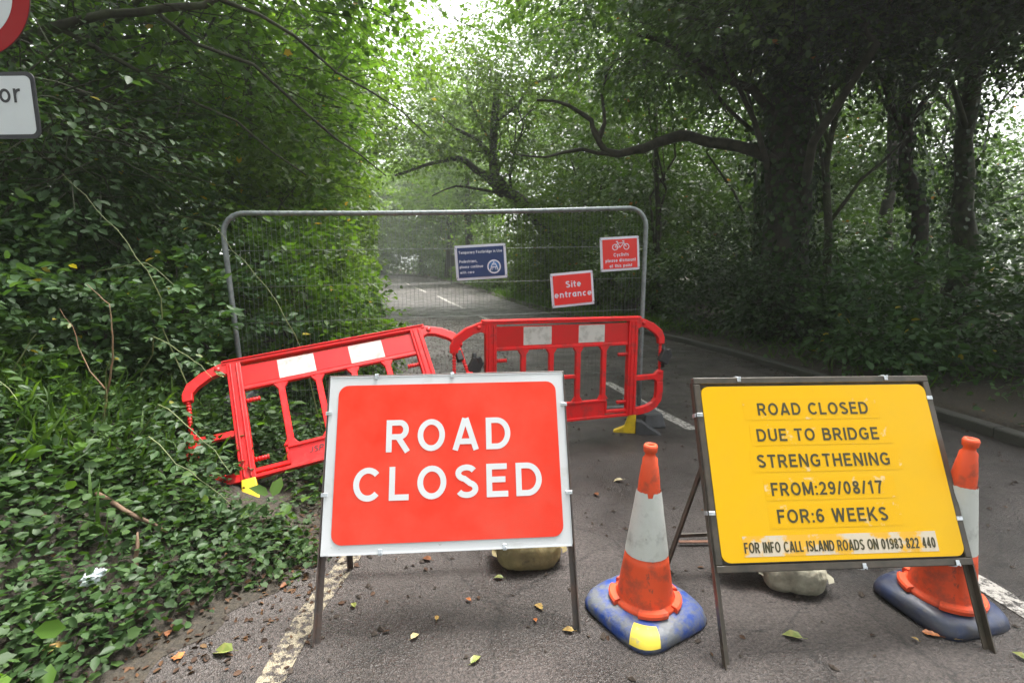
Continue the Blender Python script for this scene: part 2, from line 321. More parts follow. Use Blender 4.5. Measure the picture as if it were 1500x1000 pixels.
def tree(name, label, trunk, r0, r1, blobs, nclump, nspray, per, lsize, slen, m, tmpl=KITE, limbs=12, limb_r=.05, barkm=None,
         group=None, cat='tree', extra=(), ivy=0, seed=1, twig=True, sides=9, droop=.25, limb_from=.35, crown_name='crown', zmin=None, flat=.35, sig=.3):
    """trunk = list of points (world); crown = ellipsoid blobs (world).  Thing > trunk, limb..., crown"""
    rnd = random.Random(seed); base = Vector(trunk[0])
    t = empty(name, base, 0, label, cat, group)
    def loc(P): return [Vector(p) - base for p in P]
    P = []
    for i in range(len(trunk) - 1):
        seg = wig(trunk[i], trunk[i + 1], 3, .02, rnd); P += seg[:-1] if i < len(trunk) - 2 else seg
    n = len(P); rs = [r0 * (1 - i / (n - 1)) + r1 * i / (n - 1) for i in range(n)]; rs[0] *= 1.45; rs[1] *= 1.1
    rs = [r * (1 + rnd.uniform(-.08, .08)) for r in rs]
    MB().tube(loc(P), rs, sides, cap=True).build('trunk', barkm, t, recalc=False)
    for pts, ra, rb in extra:                                   # big limbs read from the photograph
        Q = []
        for i in range(len(pts) - 1):
            seg = wig(pts[i], pts[i + 1], 2, .05, rnd); Q += seg[:-1] if i < len(pts) - 2 else seg
        k = len(Q); MB().tube(loc(Q), [(ra + (rb - ra) * i / (k - 1)) * (1 + rnd.uniform(-.12, .12)) for i in range(k)], 8).build('limb', barkm, t, recalc=False)
    O, D, L, cc = crown_sprays(blobs, nclump, nspray, slen, sig=sig)
    if zmin is not None: O[:, 2] = np.where(O[:, 2] < zmin, zmin + (zmin - O[:, 2]) * .5, O[:, 2])
    mb = MB(); tl = MB()
    for i in range(min(limbs, len(cc))):
        c = Vector(cc[i]); k = int(n * limb_from + (n - 1 - n * limb_from) * rnd.random() * .99); a = P[k]
        if c.z < a.z + .2: a = P[max(1, int(n * limb_from * rnd.random()))]
        w = wig(a, c, 6, .06, rnd, sag=.06); ra = limb_r * rnd.uniform(.7, 1.3) * min(1.5, max(.5, (c - a).length / 4))
        mb.tube(loc(w), [ra * (1 - .8 * j / 6) for j in range(7)], 6, cap=False)
        for _ in range(3):
            q = w[rnd.randint(2, 6)]; e = c + Vector([rnd.gauss(0, 1) * .22 * blobs[0][3 + j % 3] for j in range(3)])
            w2 = wig(q, e, 4, .07, rnd); mb.tube(loc(w2), [ra * .4 * (1 - .8 * j / 4) for j in range(5)], 4, cap=False)
    if mb.v: mb.build('branches', barkm, t, recalc=False)
    if nspray:
        p, d, nn, s = spray_leaves(O, D, L, per, lsize, droop=droop, flat=flat)
        var = np.clip(np.repeat(rng.normal(.5, .17, nspray), per) + rng.normal(0, .16, nspray * per), 0, .965)
        odd = rng.random(len(var)) < .0025; var[odd] = 1.0
        leaf_mesh(crown_name, tmpl, p - np.array(base), d, nn, s, m, t, var, keep_clear=0) if False else None
        k = np.linalg.norm(p - np.array([0, 0, 1.5]), axis=1) > 1.9
        k &= ~((np.abs(p[:, 0] - .3) < 1.4) & (p[:, 1] < 4.2) & (p[:, 1] > -2))
        k &= ~((p[:, 1] > 6) & (p[:, 2] < 4.6) & (p[:, 0] > XL(p[:, 1]) - .35 + .4 * rng.random(len(p))) & (p[:, 0] < XR(p[:, 1]) - 2.4))
        # the far carriageway stays open to the sky
        k &= ~((p[:, 1] > 24) & (p[:, 1] < 60) & (p[:, 2] < 6.5) & (p[:, 0] > XL(p[:, 1]) + .3) & (p[:, 0] < XR(p[:, 1]) - .3))
        leaf_mesh(crown_name, tmpl, (p - np.array(base))[k], d[k], nn[k], s[k], m, t, var[k], keep_clear=0)
        if twig:
            near = np.argsort(np.linalg.norm(O - np.array([0, 0, 1.5]), axis=1))[:700]
            tw = MB(); Du = unit(D)
            for i in near:
                if np.linalg.norm(O[i] - np.array([0, 0, 1.5])) < 2.3 or (abs(O[i][0] - .3) < 2 and O[i][1] < 4.8): continue
                a = O[i] - np.array(base) - Du[i] * L[i] * .5; b = O[i] - np.array(base) + Du[i] * L[i] * .9; b[2] -= droop * L[i] * .5
                mid = (a + b) / 2; mid[2] += .04 * L[i]
                tw.tube([a, mid, b], [.008, .005, .002], 3, cap=False)
            if tw.v: tag(tw.build('twigs', barkm, t, recalc=False), kind='stuff')
    if ivy:
        k = ivy; hz = rng.random(k) ** .8; ang = rng.random(k) * 6.283
        Pn = np.array([list(q) for q in P]); zz = hz * (n - 1) * .9; i0 = zz.astype(int); fr = (zz - i0)[:, None]
        ctr = Pn[i0] * (1 - fr) + Pn[i0 + 1] * fr; rr = (np.array(rs)[i0] + .03 + rng.random(k) ** 2 * .28)[:, None]
        o = np.stack([np.cos(ang), np.sin(ang), 0 * ang], 1)
        dd = o * .3 + rng.normal(0, .4, (k, 3)); dd[:, 2] -= .8
        leaf_mesh('ivy', IVY, ctr + o * rr - np.array(base), dd, o + rng.normal(0, .35, (k, 3)), .09 * (.7 + .6 * rng.random(k)), M['ivy'], t, rng.random(k) * .95, 0)
    return t

M = {}
M['white_plate'] = mat('white_plate', (.60, .62, .64), .35, var=.12, vscale=5, col2=(.48, .49, .48), thr=(.28, .45), bump=.02)
M['red_sheet'] = mat('red_sheet', (.76, .036, .014), .32, spec=.28, vscale=3.2, col2=(.74, .070, .040), thr=(.33, .60))
M['letter_white'] = mat('letter_white', (.68, .70, .72), .35, var=.06)
M['yellow_sheet'] = mat('yellow_sheet', (.76, .425, .001), .36, spec=.22, vscale=3.0, col2=(.72, .42, .008), thr=(.3, .6))
M['yellow_patch'] = mat('yellow_patch', (.74, .412, .002), .42, spec=.22, vscale=15, col2=(.72, .52, .24), thr=(.345, .40))
M['pale_patch'] = mat('pale_patch', (.60, .52, .40), .5, vscale=8, col2=(.74, .40, .02), thr=(.45, .52))
M['letter_dark'] = mat('letter_dark', (.045, .040, .012), .5, vscale=30, col2=(.16, .11, .01), thr=(.30, .42))
M['frame_dark'] = mat('frame_dark', (.055, .05, .048), .45, spec=.5, vscale=9, col2=(.10, .06, .045), thr=(.35, .6), bump=.15, bscale=90)
M['frame_brown'] = mat('frame_brown', (.040, .036, .028), .4, vscale=12, col2=(.075, .06, .045), thr=(.4, .66), bump=.1)
M['clip'] = mat('clip', (.62, .66, .70), .28, metal=.6, var=.3, vscale=40)
M['rust'] = mat('rust', (.16, .075, .045), .8, var=.5, vscale=30, bump=.3)
M['plastic_red'] = mat('plastic_red', (.74, .012, .014), .42, spec=.4, vscale=11, col2=(.50, .03, .028), thr=(.36, .5), bump=.05)
M['sheet_red'] = mat('sheet_red', (.62, .008, .010), .3, vscale=4, col2=(.55, .015, .012), thr=(.3, .6))
M['sheet_white'] = mat('sheet_white', (.56, .54, .51), .45, vscale=14, col2=(.36, .34, .31), thr=(.34, .5))
M['foot_yellow'] = mat('foot_yellow', (.72, .50, .015), .5, vscale=14, col2=(.5, .34, .03), thr=(.3, .5), bump=.1)
M['black_plastic'] = mat('black_plastic', (.025, .025, .027), .45, var=.4, vscale=20, bump=.1)
M['rubber_grey'] = mat('rubber_grey', (.06, .062, .068), .6, var=.4, vscale=16, bump=.2)
M['galv'] = mat('galv', (.25, .275, .28), .48, metal=.5, vscale=22, col2=(.15, .17, .175), thr=(.35, .6), bump=.05)
M['wire'] = mat('wire', (.20, .22, .21), .45, metal=.4, var=.2)
M['cone_orange'] = mat('cone_orange', (.74, .090, .030), .5, spec=.35, vscale=12, col2=(.40, .075, .04), thr=(.36, .52), bump=.06, bscale=60)
M['cone_sleeve'] = mat('cone_sleeve', (.56, .58, .55), .45, vscale=11, col2=(.33, .34, .32), thr=(.33, .5), bump=.25, bscale=30)
M['base_blue'] = mat('base_blue', (.014, .052, .26), .5, vscale=11, col2=(.12, .13, .145), thr=(.44, .60), bump=.3, bscale=60)
M['base_black'] = mat('base_black', (.024, .036, .085), .42, vscale=9, col2=(.06, .06, .065), thr=(.35, .6), bump=.2)
M['yellow_paint'] = mat('yellow_paint', (.75, .58, .06), .6, vscale=30, col2=(.45, .4, .2), thr=(.3, .45))
M['bag'] = mat('bag', (.27, .22, .10), .8, vscale=9, col2=(.13, .105, .055), thr=(.3, .6), bump=1.0, bscale=22)
M['bag_white'] = mat('bag_white', (.36, .34, .26), .75, vscale=9, col2=(.16, .15, .11), thr=(.3, .58), bump=1.0, bscale=22)
M['sign_blue'] = mat('sign_blue', (.012, .035, .135), .35, var=.15)
M['sign_red'] = mat('sign_red', (.72, .018, .015), .35, vscale=6, col2=(.66, .03, .02), thr=(.3, .6))
M['sign_board'] = mat('sign_board', (.66, .68, .78), .4, var=.08)
M['badge_blue'] = mat('badge_blue', (.03, .13, .36), .4, var=.1)
M['ring_red'] = mat('ring_red', (.36, .004, .007), .5, spec=.2, var=.1)
M['sign_grey'] = mat('sign_grey', (.66, .70, .74), .4, var=.08, vscale=3)
M['letter_black'] = mat('letter_black', (.02, .02, .025), .5)
M['bark'] = mat('bark', (.048, .042, .030), .9, vscale=7, col2=(.018, .020, .012), thr=(.35, .6), bump=.9, bscale=14)
M['bark_green'] = mat('bark_green', (.045, .055, .024), .9, vscale=6, col2=(.022, .019, .013), thr=(.38, .6), bump=.9, bscale=14)
M['stem'] = mat('stem', (.20, .105, .055), .7, vscale=20, col2=(.12, .10, .05), thr=(.35, .6))
M['stem_green'] = mat('stem_green', (.14, .17, .06), .6, var=.3, vscale=20)
M['wood_broken'] = mat('wood_broken', (.14, .085, .05), .8, var=.5, vscale=30, bump=.3)
M['litter_white'] = mat('litter_white', (.70, .76, .80), .35, vscale=18, col2=(.3, .45, .65), thr=(.28, .36))
def scuff(m, col, scale, thr, stretch=(1, 1, 1), seed=0.0, width=.03):
    N = m.node_tree.nodes; L = m.node_tree.links; b = N['Principled BSDF']; src = b.inputs['Base Color'].links[0].from_socket
    tc = N.new('ShaderNodeTexCoord'); mp = N.new('ShaderNodeMapping'); mp.inputs['Scale'].default_value = stretch; mp.inputs['Location'].default_value = (seed, seed, seed)
    n = N.new('ShaderNodeTexNoise'); n.inputs['Scale'].default_value = scale; n.inputs['Detail'].default_value = 10; n.inputs['Roughness'].default_value = .7
    L.new(tc.outputs['Object'], mp.inputs[0]); L.new(mp.outputs[0], n.inputs['Vector'])
    cr = N.new('ShaderNodeValToRGB'); cr.color_ramp.elements[0].position = thr; cr.color_ramp.elements[1].position = thr + width; L.new(n.outputs['Fac'], cr.inputs['Fac'])
    mx = N.new('ShaderNodeMixRGB'); L.new(cr.outputs[0], mx.inputs[0]); L.new(src, mx.inputs[1]); mx.inputs[2].default_value = (*col, 1); L.new(mx.outputs[0], b.inputs['Base Color'])
scuff(M['red_sheet'], (.82, .34, .28), 5, .70, (1, 1, .35), 3.1); scuff(M['red_sheet'], (.80, .25, .20), 14, .72, (.3, 1, 1), 9.2); scuff(M['red_sheet'], (.45, .035, .02), 9, .69, (1, 1, .5), 1.7)
scuff(M['white_plate'], (.30, .29, .26), 16, .66, (1, 1, 1), 2.2, .06); scuff(M['white_plate'], (.16, .13, .10), 30, .70, (.4, 1, 1), 5.5)
scuff(M['yellow_sheet'], (.74, .55, .28), 11, .70, (.4, 1, 1), 4.4); scuff(M['yellow_sheet'], (.55, .30, .02), 7, .69, (1, 1, .4), 8.1)
scuff(M['cone_orange'], (.10, .065, .05), 16, .62, (1, 1, .6), 3.3, .08); scuff(M['cone_sleeve'], (.12, .11, .10), 22, .655, (1, 1, 1), 7.3); scuff(M['cone_sleeve'], (.16, .15, .13), 9, .64, (.6, .6, 1.6), 1.3, .05)
scuff(M['plastic_red'], (.72, .16, .13), 22, .66, (1, 1, 1), 6.1, .06); scuff(M['plastic_red'], (.20, .03, .025), 13, .66, (1, 1, 1), 2.9, .06)
scuff(M['base_black'], (.12, .115, .11), 14, .58, (1, 1, 1), 1.9, .08); scuff(M['base_blue'], (.16, .155, .15), 26, .60, (1, 1, 1), 5.9, .07); scuff(M['bag'], (.07, .055, .035), 8, .6, (1, 1, 1), 1.1, .1); scuff(M['bag_white'], (.10, .09, .06), 8, .6, (1, 1, 1), 4.1, .1)
G = [(.026, .058, .013), (.052, .105, .022), (.085, .150, .032)]
M['oak'] = leaf_mat('oak_leaf', G, .38, .45, .5, odd=(.30, .12, .02))
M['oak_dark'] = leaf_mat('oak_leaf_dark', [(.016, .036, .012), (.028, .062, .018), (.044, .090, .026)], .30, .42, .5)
M['maple'] = leaf_mat('maple_leaf', [(.040, .085, .014), (.070, .145, .022), (.11, .20, .034)], .50, .5, .35, odd=(.35, .22, .02))
M['hedge'] = leaf_mat('hedge_leaf', [(.050, .092, .018), (.085, .150, .028), (.125, .205, .045)], .48, .5, .35, odd=(.35, .26, .03))
M['bramble'] = leaf_mat('bramble_leaf', [(.024, .056, .018), (.042, .092, .028), (.070, .130, .044)], .32, .52, .35, odd=(.34, .28, .03))
M['ivy'] = leaf_mat('ivy_leaf', [(.012, .028, .009), (.024, .054, .013), (.045, .092, .020)], .22, .5, .35, odd=(.30, .20, .02))
M['ground_ivy'] = leaf_mat('ground_ivy_leaf', [(.018, .044, .011), (.036, .080, .018), (.064, .122, .028)], .30, .55, .32, odd=(.42, .34, .04))
M['grass'] = leaf_mat('grass_blade', [(.024, .054, .010), (.046, .096, .016), (.08, .145, .026)], .35, .55, .25, odd=(.30, .26, .08))
M['dead_leaf'] = leaf_mat('dead_leaf', [(.030, .017, .011), (.060, .031, .017), (.105, .052, .024), (.17, .11, .045)], .12, .7, .25, odd=(.40, .30, .06))

# ------------------------------------------------------------------ setting: ground, road, kerb, markings
XLp = np.array([(-60, -2.2), (0, -1.75), (1.7, -1.52), (2.4, -1.12), (3.1, -1.2), (5, -1.45), (8, -2.0), (12.3, -2.95), (18, -4.4), (24.3, -6.1), (40, -10.6), (66, -18.5), (92, -29), (120, -45), (184, -95), (400, -300)])
XRp = np.array([(-60, 4.9), (0, 4.25), (4.1, 4.16), (4.9, 4.06), (7.2, 3.85), (9.3, 3.5), (11.2, 2.95), (14, 2.0), (17, 1.1), (22, 0.05), (34, -2.2), (52, -6.0), (71, -10.6), (92, -17.5), (117, -29), (184, -80), (400, -285)])
def sm(P, y, k=1.2):
    y = np.asarray(y, float); s = 0
    for o in (-1.2, -.6, 0, .6, 1.2): s = s + np.interp(y + o * k * np.clip(y / 12, .12, 4), P[:, 0], P[:, 1])
    return s / 5
def XL(y): return sm(XLp, y)
def XR(y): return sm(XRp, y)
def vnoise(x, y):
    return (np.sin(x * 1.7 + 1.3 * np.sin(y * .9)) + np.sin(y * 2.1 + 1.7 * np.sin(x * 1.2 + 2)) + .5 * np.sin(x * 4.3 + y * 3.1) + .5 * np.sin(y * 5.3 - x * 3.7)) / 3
def hgt(x, y):
    x = np.asarray(x, float); y = np.asarray(y, float)
    dl = XL(y) - x; dr = x - (XR(y) + .13)
    far = np.clip(dl, 0, None)
    zl = -.035 + 1.55 * (1 - np.exp(-(np.clip(dl, 0, None) / 2.2) ** 1.6)) + .04 * np.clip(dl + .1, 0, .3) / .3
    zl = zl + .06 * vnoise(x * 2, y * 2) * np.clip(dl / .8, 0, 1)
    zr = np.where(dr > 0, .095 + .07 * np.clip(dr, 0, 12) * .6 + .05 * vnoise(x, y) * np.clip(dr / .8, 0, 1), -.035)
    z = np.where(dl > 0, zl, np.where(dr > -.02, zr, -.035))
    return z

def soil_mat():
    m = bpy.data.materials.new('woodland_soil'); m.use_nodes = True
    N = m.node_tree.nodes; L = m.node_tree.links; b = N['Principled BSDF']; b.inputs['Roughness'].default_value = .85
    tc = N.new('ShaderNodeTexCoord')
    def noise(s, d=8):
        n = N.new('ShaderNodeTexNoise'); n.inputs['Scale'].default_value = s; n.inputs['Detail'].default_value = d; L.new(tc.outputs['Object'], n.inputs['Vector']); return n
    n1 = noise(2.2); n2 = noise(45)
    cr = N.new('ShaderNodeValToRGB'); e = cr.color_ramp.elements; e[0].position = .3; e[1].position = .7
    e[0].color = (.014, .010, .008, 1); e[1].color = (.055, .040, .026, 1)
    k = e.new(.5); k.color = (.030, .024, .016, 1)
    mx = N.new('ShaderNodeMixRGB'); mx.inputs[0].default_value = .6; L.new(n1.outputs['Fac'], mx.inputs[1]); L.new(n2.outputs['Fac'], mx.inputs[2])
    L.new(mx.outputs[0], cr.inputs['Fac']); L.new(cr.outputs[0], b.inputs['Base Color'])
    bp = N.new('ShaderNodeBump'); bp.inputs['Strength'].default_value = .8; bp.inputs['Distance'].default_value = .02; L.new(n2.outputs['Fac'], bp.inputs['Height']); L.new(bp.outputs[0], b.inputs['Normal'])
    return m
def asphalt_mat():
    m = bpy.data.materials.new('wet_asphalt'); m.use_nodes = True
    N = m.node_tree.nodes; L = m.node_tree.links; b = N['Principled BSDF']
    tc = N.new('ShaderNodeTexCoord')
    def noise(s, d=8, r=.6):
        n = N.new('ShaderNodeTexNoise'); n.inputs['Scale'].default_value = s; n.inputs['Detail'].default_value = d; n.inputs['Roughness'].default_value = r; L.new(tc.outputs['Object'], n.inputs['Vector']); return n
    big = noise(1.1, 6); fine = noise(70, 4); vo = N.new('ShaderNodeTexVoronoi'); vo.inputs['Scale'].default_value = 150; L.new(tc.outputs['Object'], vo.inputs['Vector'])
    c1 = N.new('ShaderNodeValToRGB'); e = c1.color_ramp.elements; e[0].position = .32; e[0].color = (.024, .020, .018, 1); e[1].position = .66; e[1].color = (.078, .068, .063, 1)
    L.new(big.outputs['Fac'], c1.inputs['Fac'])
    c2 = N.new('ShaderNodeValToRGB'); e = c2.color_ramp.elements; e[0].position = .35; e[0].color = (.36, .35, .34, 1); e[1].position = .66; e[1].color = (1.42, 1.36, 1.32, 1)
    L.new(fine.outputs['Fac'], c2.inputs['Fac'])
    m1 = N.new('ShaderNodeMixRGB'); m1.blend_type = 'MULTIPLY'; m1.inputs[0].default_value = 1; L.new(c1.outputs[0], m1.inputs[1]); L.new(c2.outputs[0], m1.inputs[2])
    # pale aggregate chips
    c3 = N.new('ShaderNodeValToRGB'); e = c3.color_ramp.elements; e[0].position = .10; e[0].color = (1, 1, 1, 1); e[1].position = .22; e[1].color = (0, 0, 0, 1)
    L.new(vo.outputs['Distance'], c3.inputs['Fac'])
    wn_ = N.new('ShaderNodeMath'); wn_.operation = 'GREATER_THAN'; wn_.inputs[1].default_value = .80
    sp = N.new('ShaderNodeSeparateColor'); L.new(vo.outputs['Color'], sp.inputs[0]); L.new(sp.outputs[0], wn_.inputs[0])
    mm = N.new('ShaderNodeMath'); mm.operation = 'MULTIPLY'; L.new(c3.outputs[0], mm.inputs[0]); L.new(wn_.outputs[0], mm.inputs[1])
    m2 = N.new('ShaderNodeMixRGB'); L.new(mm.outputs[0], m2.inputs[0]); L.new(m1.outputs[0], m2.inputs[1]); m2.inputs[2].default_value = (.22, .20, .19, 1)
    ve = N.new('ShaderNodeTexVoronoi'); ve.feature = 'DISTANCE_TO_EDGE'; ve.inputs['Scale'].default_value = 1.6
    wv = N.new('ShaderNodeMixRGB'); wv.inputs[0].default_value = .16; wn2 = noise(3.5, 8, .75); L.new(tc.outputs['Object'], wv.inputs[1]); L.new(wn2.outputs['Color'], wv.inputs[2]); L.new(wv.outputs[0], ve.inputs['Vector'])
    c5 = N.new('ShaderNodeValToRGB'); e = c5.color_ramp.elements; e[0].position = .0; e[0].color = (.35, .35, .35, 1); e[1].position = .012; e[1].color = (1, 1, 1, 1); L.new(ve.outputs['Distance'], c5.inputs['Fac'])
    pt_ = noise(.55, 3, .5); c6 = N.new('ShaderNodeValToRGB'); e = c6.color_ramp.elements; e[0].position = .42; e[0].color = (.60, .58, .56, 1); e[1].position = .56; e[1].color = (1.05, 1.04, 1.06, 1); L.new(pt_.outputs['Fac'], c6.inputs['Fac'])
    m3 = N.new('ShaderNodeMixRGB'); m3.blend_type = 'MULTIPLY'; m3.inputs[0].default_value = 1; L.new(m2.outputs[0], m3.inputs[1]); L.new(c5.outputs[0], m3.inputs[2])
    m4 = N.new('ShaderNodeMixRGB'); m4.blend_type = 'MULTIPLY'; m4.inputs[0].default_value = 1; L.new(m3.outputs[0], m4.inputs[1]); L.new(c6.outputs[0], m4.inputs[2])
    L.new(m4.outputs[0], b.inputs['Base Color'])
    rr = N.new('ShaderNodeMapRange'); rr.inputs['From Min'].default_value = .35; rr.inputs['From Max'].default_value = .65; rr.inputs['To Min'].default_value = .30; rr.inputs['To Max'].default_value = .72
    L.new(noise(2.3, 5).outputs['Fac'], rr.inputs['Value']); L.new(rr.outputs[0], b.inputs['Roughness'])
    bp = N.new('ShaderNodeBump'); bp.inputs['Strength'].default_value = .9; bp.inputs['Distance'].default_value = .006
    ad = N.new('ShaderNodeMath'); ad.operation = 'ADD'; L.new(fine.outputs['Fac'], ad.inputs[0]); L.new(vo.outputs['Distance'], ad.inputs[1])
    L.new(ad.outputs[0], bp.inputs['Height']); L.new(bp.outputs[0], b.inputs['Normal'])
    return m
def paint_mat(name, col, worn):
    m = asphalt_mat(); m.name = name; N = m.node_tree.nodes; L = m.node_tree.links; b = N['Principled BSDF']
    src = b.inputs['Base Color'].links[0].from_socket
    tc = N.new('ShaderNodeTexCoord'); n = N.new('ShaderNodeTexNoise'); n.inputs['Scale'].default_value = 26; n.inputs['Detail'].default_value = 8; n.inputs['Roughness'].default_value = .7
    L.new(tc.outputs['Object'], n.inputs['Vector'])
    cr = N.new('ShaderNodeValToRGB'); e = cr.color_ramp.elements; e[0].position = worn; e[1].position = worn + .09; L.new(n.outputs['Fac'], cr.inputs['Fac'])
    mx = N.new('ShaderNodeMixRGB'); L.new(cr.outputs[0], mx.inputs[0]); L.new(src, mx.inputs[1]); mx.inputs[2].default_value = (*col, 1)
    L.new(mx.outputs[0], b.inputs['Base Color']); return m

def grid(name, xs, ys, zf, m):
    X, Y = np.meshgrid(xs, ys); Z = zf(X, Y); co = np.stack([X, Y, Z], -1).reshape(-1, 3); nx, ny = len(xs), len(ys)
    i = np.arange(nx - 1)[None] + (np.arange(ny - 1) * nx)[:, None]; q = np.stack([i, i + 1, i + 1 + nx, i + nx], -1).reshape(-1, 4)
    me = bpy.data.meshes.new(name); me.from_pydata(co.tolist(), [], q.tolist()); me.polygons.foreach_set('use_smooth', [True] * len(me.polygons)); me.update()
    return link(name, me, m)
xs = np.concatenate([np.linspace(-400, -40, 14)[:-1], np.linspace(-40, -7, 45)[:-1], np.linspace(-7, 7, 110)[:-1], np.linspace(7, 40, 45)[:-1], np.linspace(40, 400, 14)])
ys = np.concatenate([np.linspace(-400, -12, 10)[:-1], np.linspace(-12, 0, 24)[:-1], np.linspace(0, 16, 115)[:-1], np.linspace(16, 120, 90)[:-1], np.linspace(120, 500, 20)])
soil = soil_mat()
tag(grid('ground', xs, ys, hgt, soil), kind='structure')

ya = np.concatenate([np.linspace(-60, 0, 10)[:-1], np.linspace(0, 30, 90)[:-1], np.linspace(30, 200, 120)])
def strip(name, ys, xa, xb, z, m, kind='structure', parent=None):
    vs = []; fs = []
    for i, y in enumerate(ys): vs += [(xa[i], y, z), (xb[i], y, z)]
    for i in range(len(ys) - 1): fs.append((2 * i, 2 * i + 1, 2 * i + 3, 2 * i + 2))
    me = bpy.data.meshes.new(name); me.from_pydata(vs, [], fs); me.update(); o = link(name, me, m, parent)
    if kind: o['kind'] = kind
    return o
road = strip('road', ya, XL(ya) - .25, XR(ya) + .03, 0.0, asphalt_mat())
# kerb: dark stones along the right-hand edge
kerb_m = mat('kerb_stone', (.045, .042, .036), .6, vscale=6, col2=(.035, .034, .028), thr=(.35, .62), bump=.5, bscale=50)
kerb = empty('kerb', (0, 0, 0)); kerb['kind'] = 'structure'
yk = -2.0; kme = None
while yk < 13.5:
    L_ = .9; a = Vector((float(XR(yk)), yk, 0)); b = Vector((float(XR(yk + L_)), yk + L_, 0)); d = (b - a); ln = d.length
    if kme is None:
        mb = MB(); mb.prism(rrect(-.065, .065, -.06, .095, .020, 3), -.445, .445); k0 = mb.build('kerb_stone', kerb_m, kerb); kme = k0.data; o = k0
    else: o = link('kerb_stone', kme, kerb_m, kerb)
    c = (a + b) / 2; o.location = (c.x + .065, c.y, random.Random(yk).uniform(-.006, .006)); o.rotation_euler = (0, 0, -math.atan2(d.x, d.y)); o.scale = (1, ln / .9, 1)
    yk += L_
# markings
# dirt washed over the left edge of the road
yd = np.linspace(.2, 14, 220)
dirt = strip('verge_dirt', yd, XL(yd) - .35, XL(yd) + .13 + .10 * vnoise(yd * 3, yd * 1.3) + .03 * np.sin(yd * 23), .0024, soil)
# markings
paint_c = paint_mat('worn_white_paint', (.40, .38, .35), .43); paint_l = paint_mat('worn_cream_paint', (.25, .215, .15), .455)
def ribbon(name, pts, w, m, z=.004):
    P = [Vector((p[0], p[1], 0)) for p in pts]; vs = []; fs = []
    for i, p in enumerate(P):
        a = P[max(0, i - 1)]; b = P[min(len(P) - 1, i + 1)]; t = (b - a).normalized(); n = Vector((t.y, -t.x, 0)) * w / 2
        vs += [(p - n).to_tuple()[:2] + (z,), (p + n).to_tuple()[:2] + (z,)]
    fs = [(2 * i, 2 * i + 1, 2 * i + 3, 2 * i + 2) for i in range(len(P) - 1)]
    me = bpy.data.meshes.new(name); me.from_pydata(vs, [], fs); me.update(); o = link(name, me, m); o['kind'] = 'structure'; return o
ribbon('edge_line', [(-.97, .3), (-.93, 1.2), (-.90, 1.7), (-.905, 2.08), (-.88, 2.3), (-.85, 2.6), (-.83, 3.0), (-.84, 3.6), (-.9, 4.4)], .105, paint_l)
for a in ([(2.34, .3), (2.29, 1.2), (2.2, 2.25), (2.12, 2.7)], [(1.66, 4.6), (1.47, 5.33), (1.33, 6.1), (1.22, 6.6)], [(.62, 9.3), (.42, 10.2), (.1, 11.4)], [(-.40, 13.9), (-.98, 15.9)], [(-1.72, 18.9), (-2.9, 23.4), (-3.95, 27.7)],
          [(-5.1, 31.5), (-7.7, 41)], [(-9, 46), (-11, 54)], [(-13.5, 63), (-17, 75)], [(-20, 85), (-25, 98)]):
    ribbon('centre_line', a, .12, paint_c)

# ------------------------------------------------------------------ frame-mounted signs
def frame_mw(o, r, dn):
    r = Vector(r).normalized(); dn = Vector(dn); dn = (dn - r * dn.dot(r)).normalized(); z = -dn; y = z.cross(r)
    m = Matrix((r, y, z)).transposed().to_4x4(); m.translation = Vector(o); return m
def loc_of(mw, p): return mw.inverted() @ Vector(p)

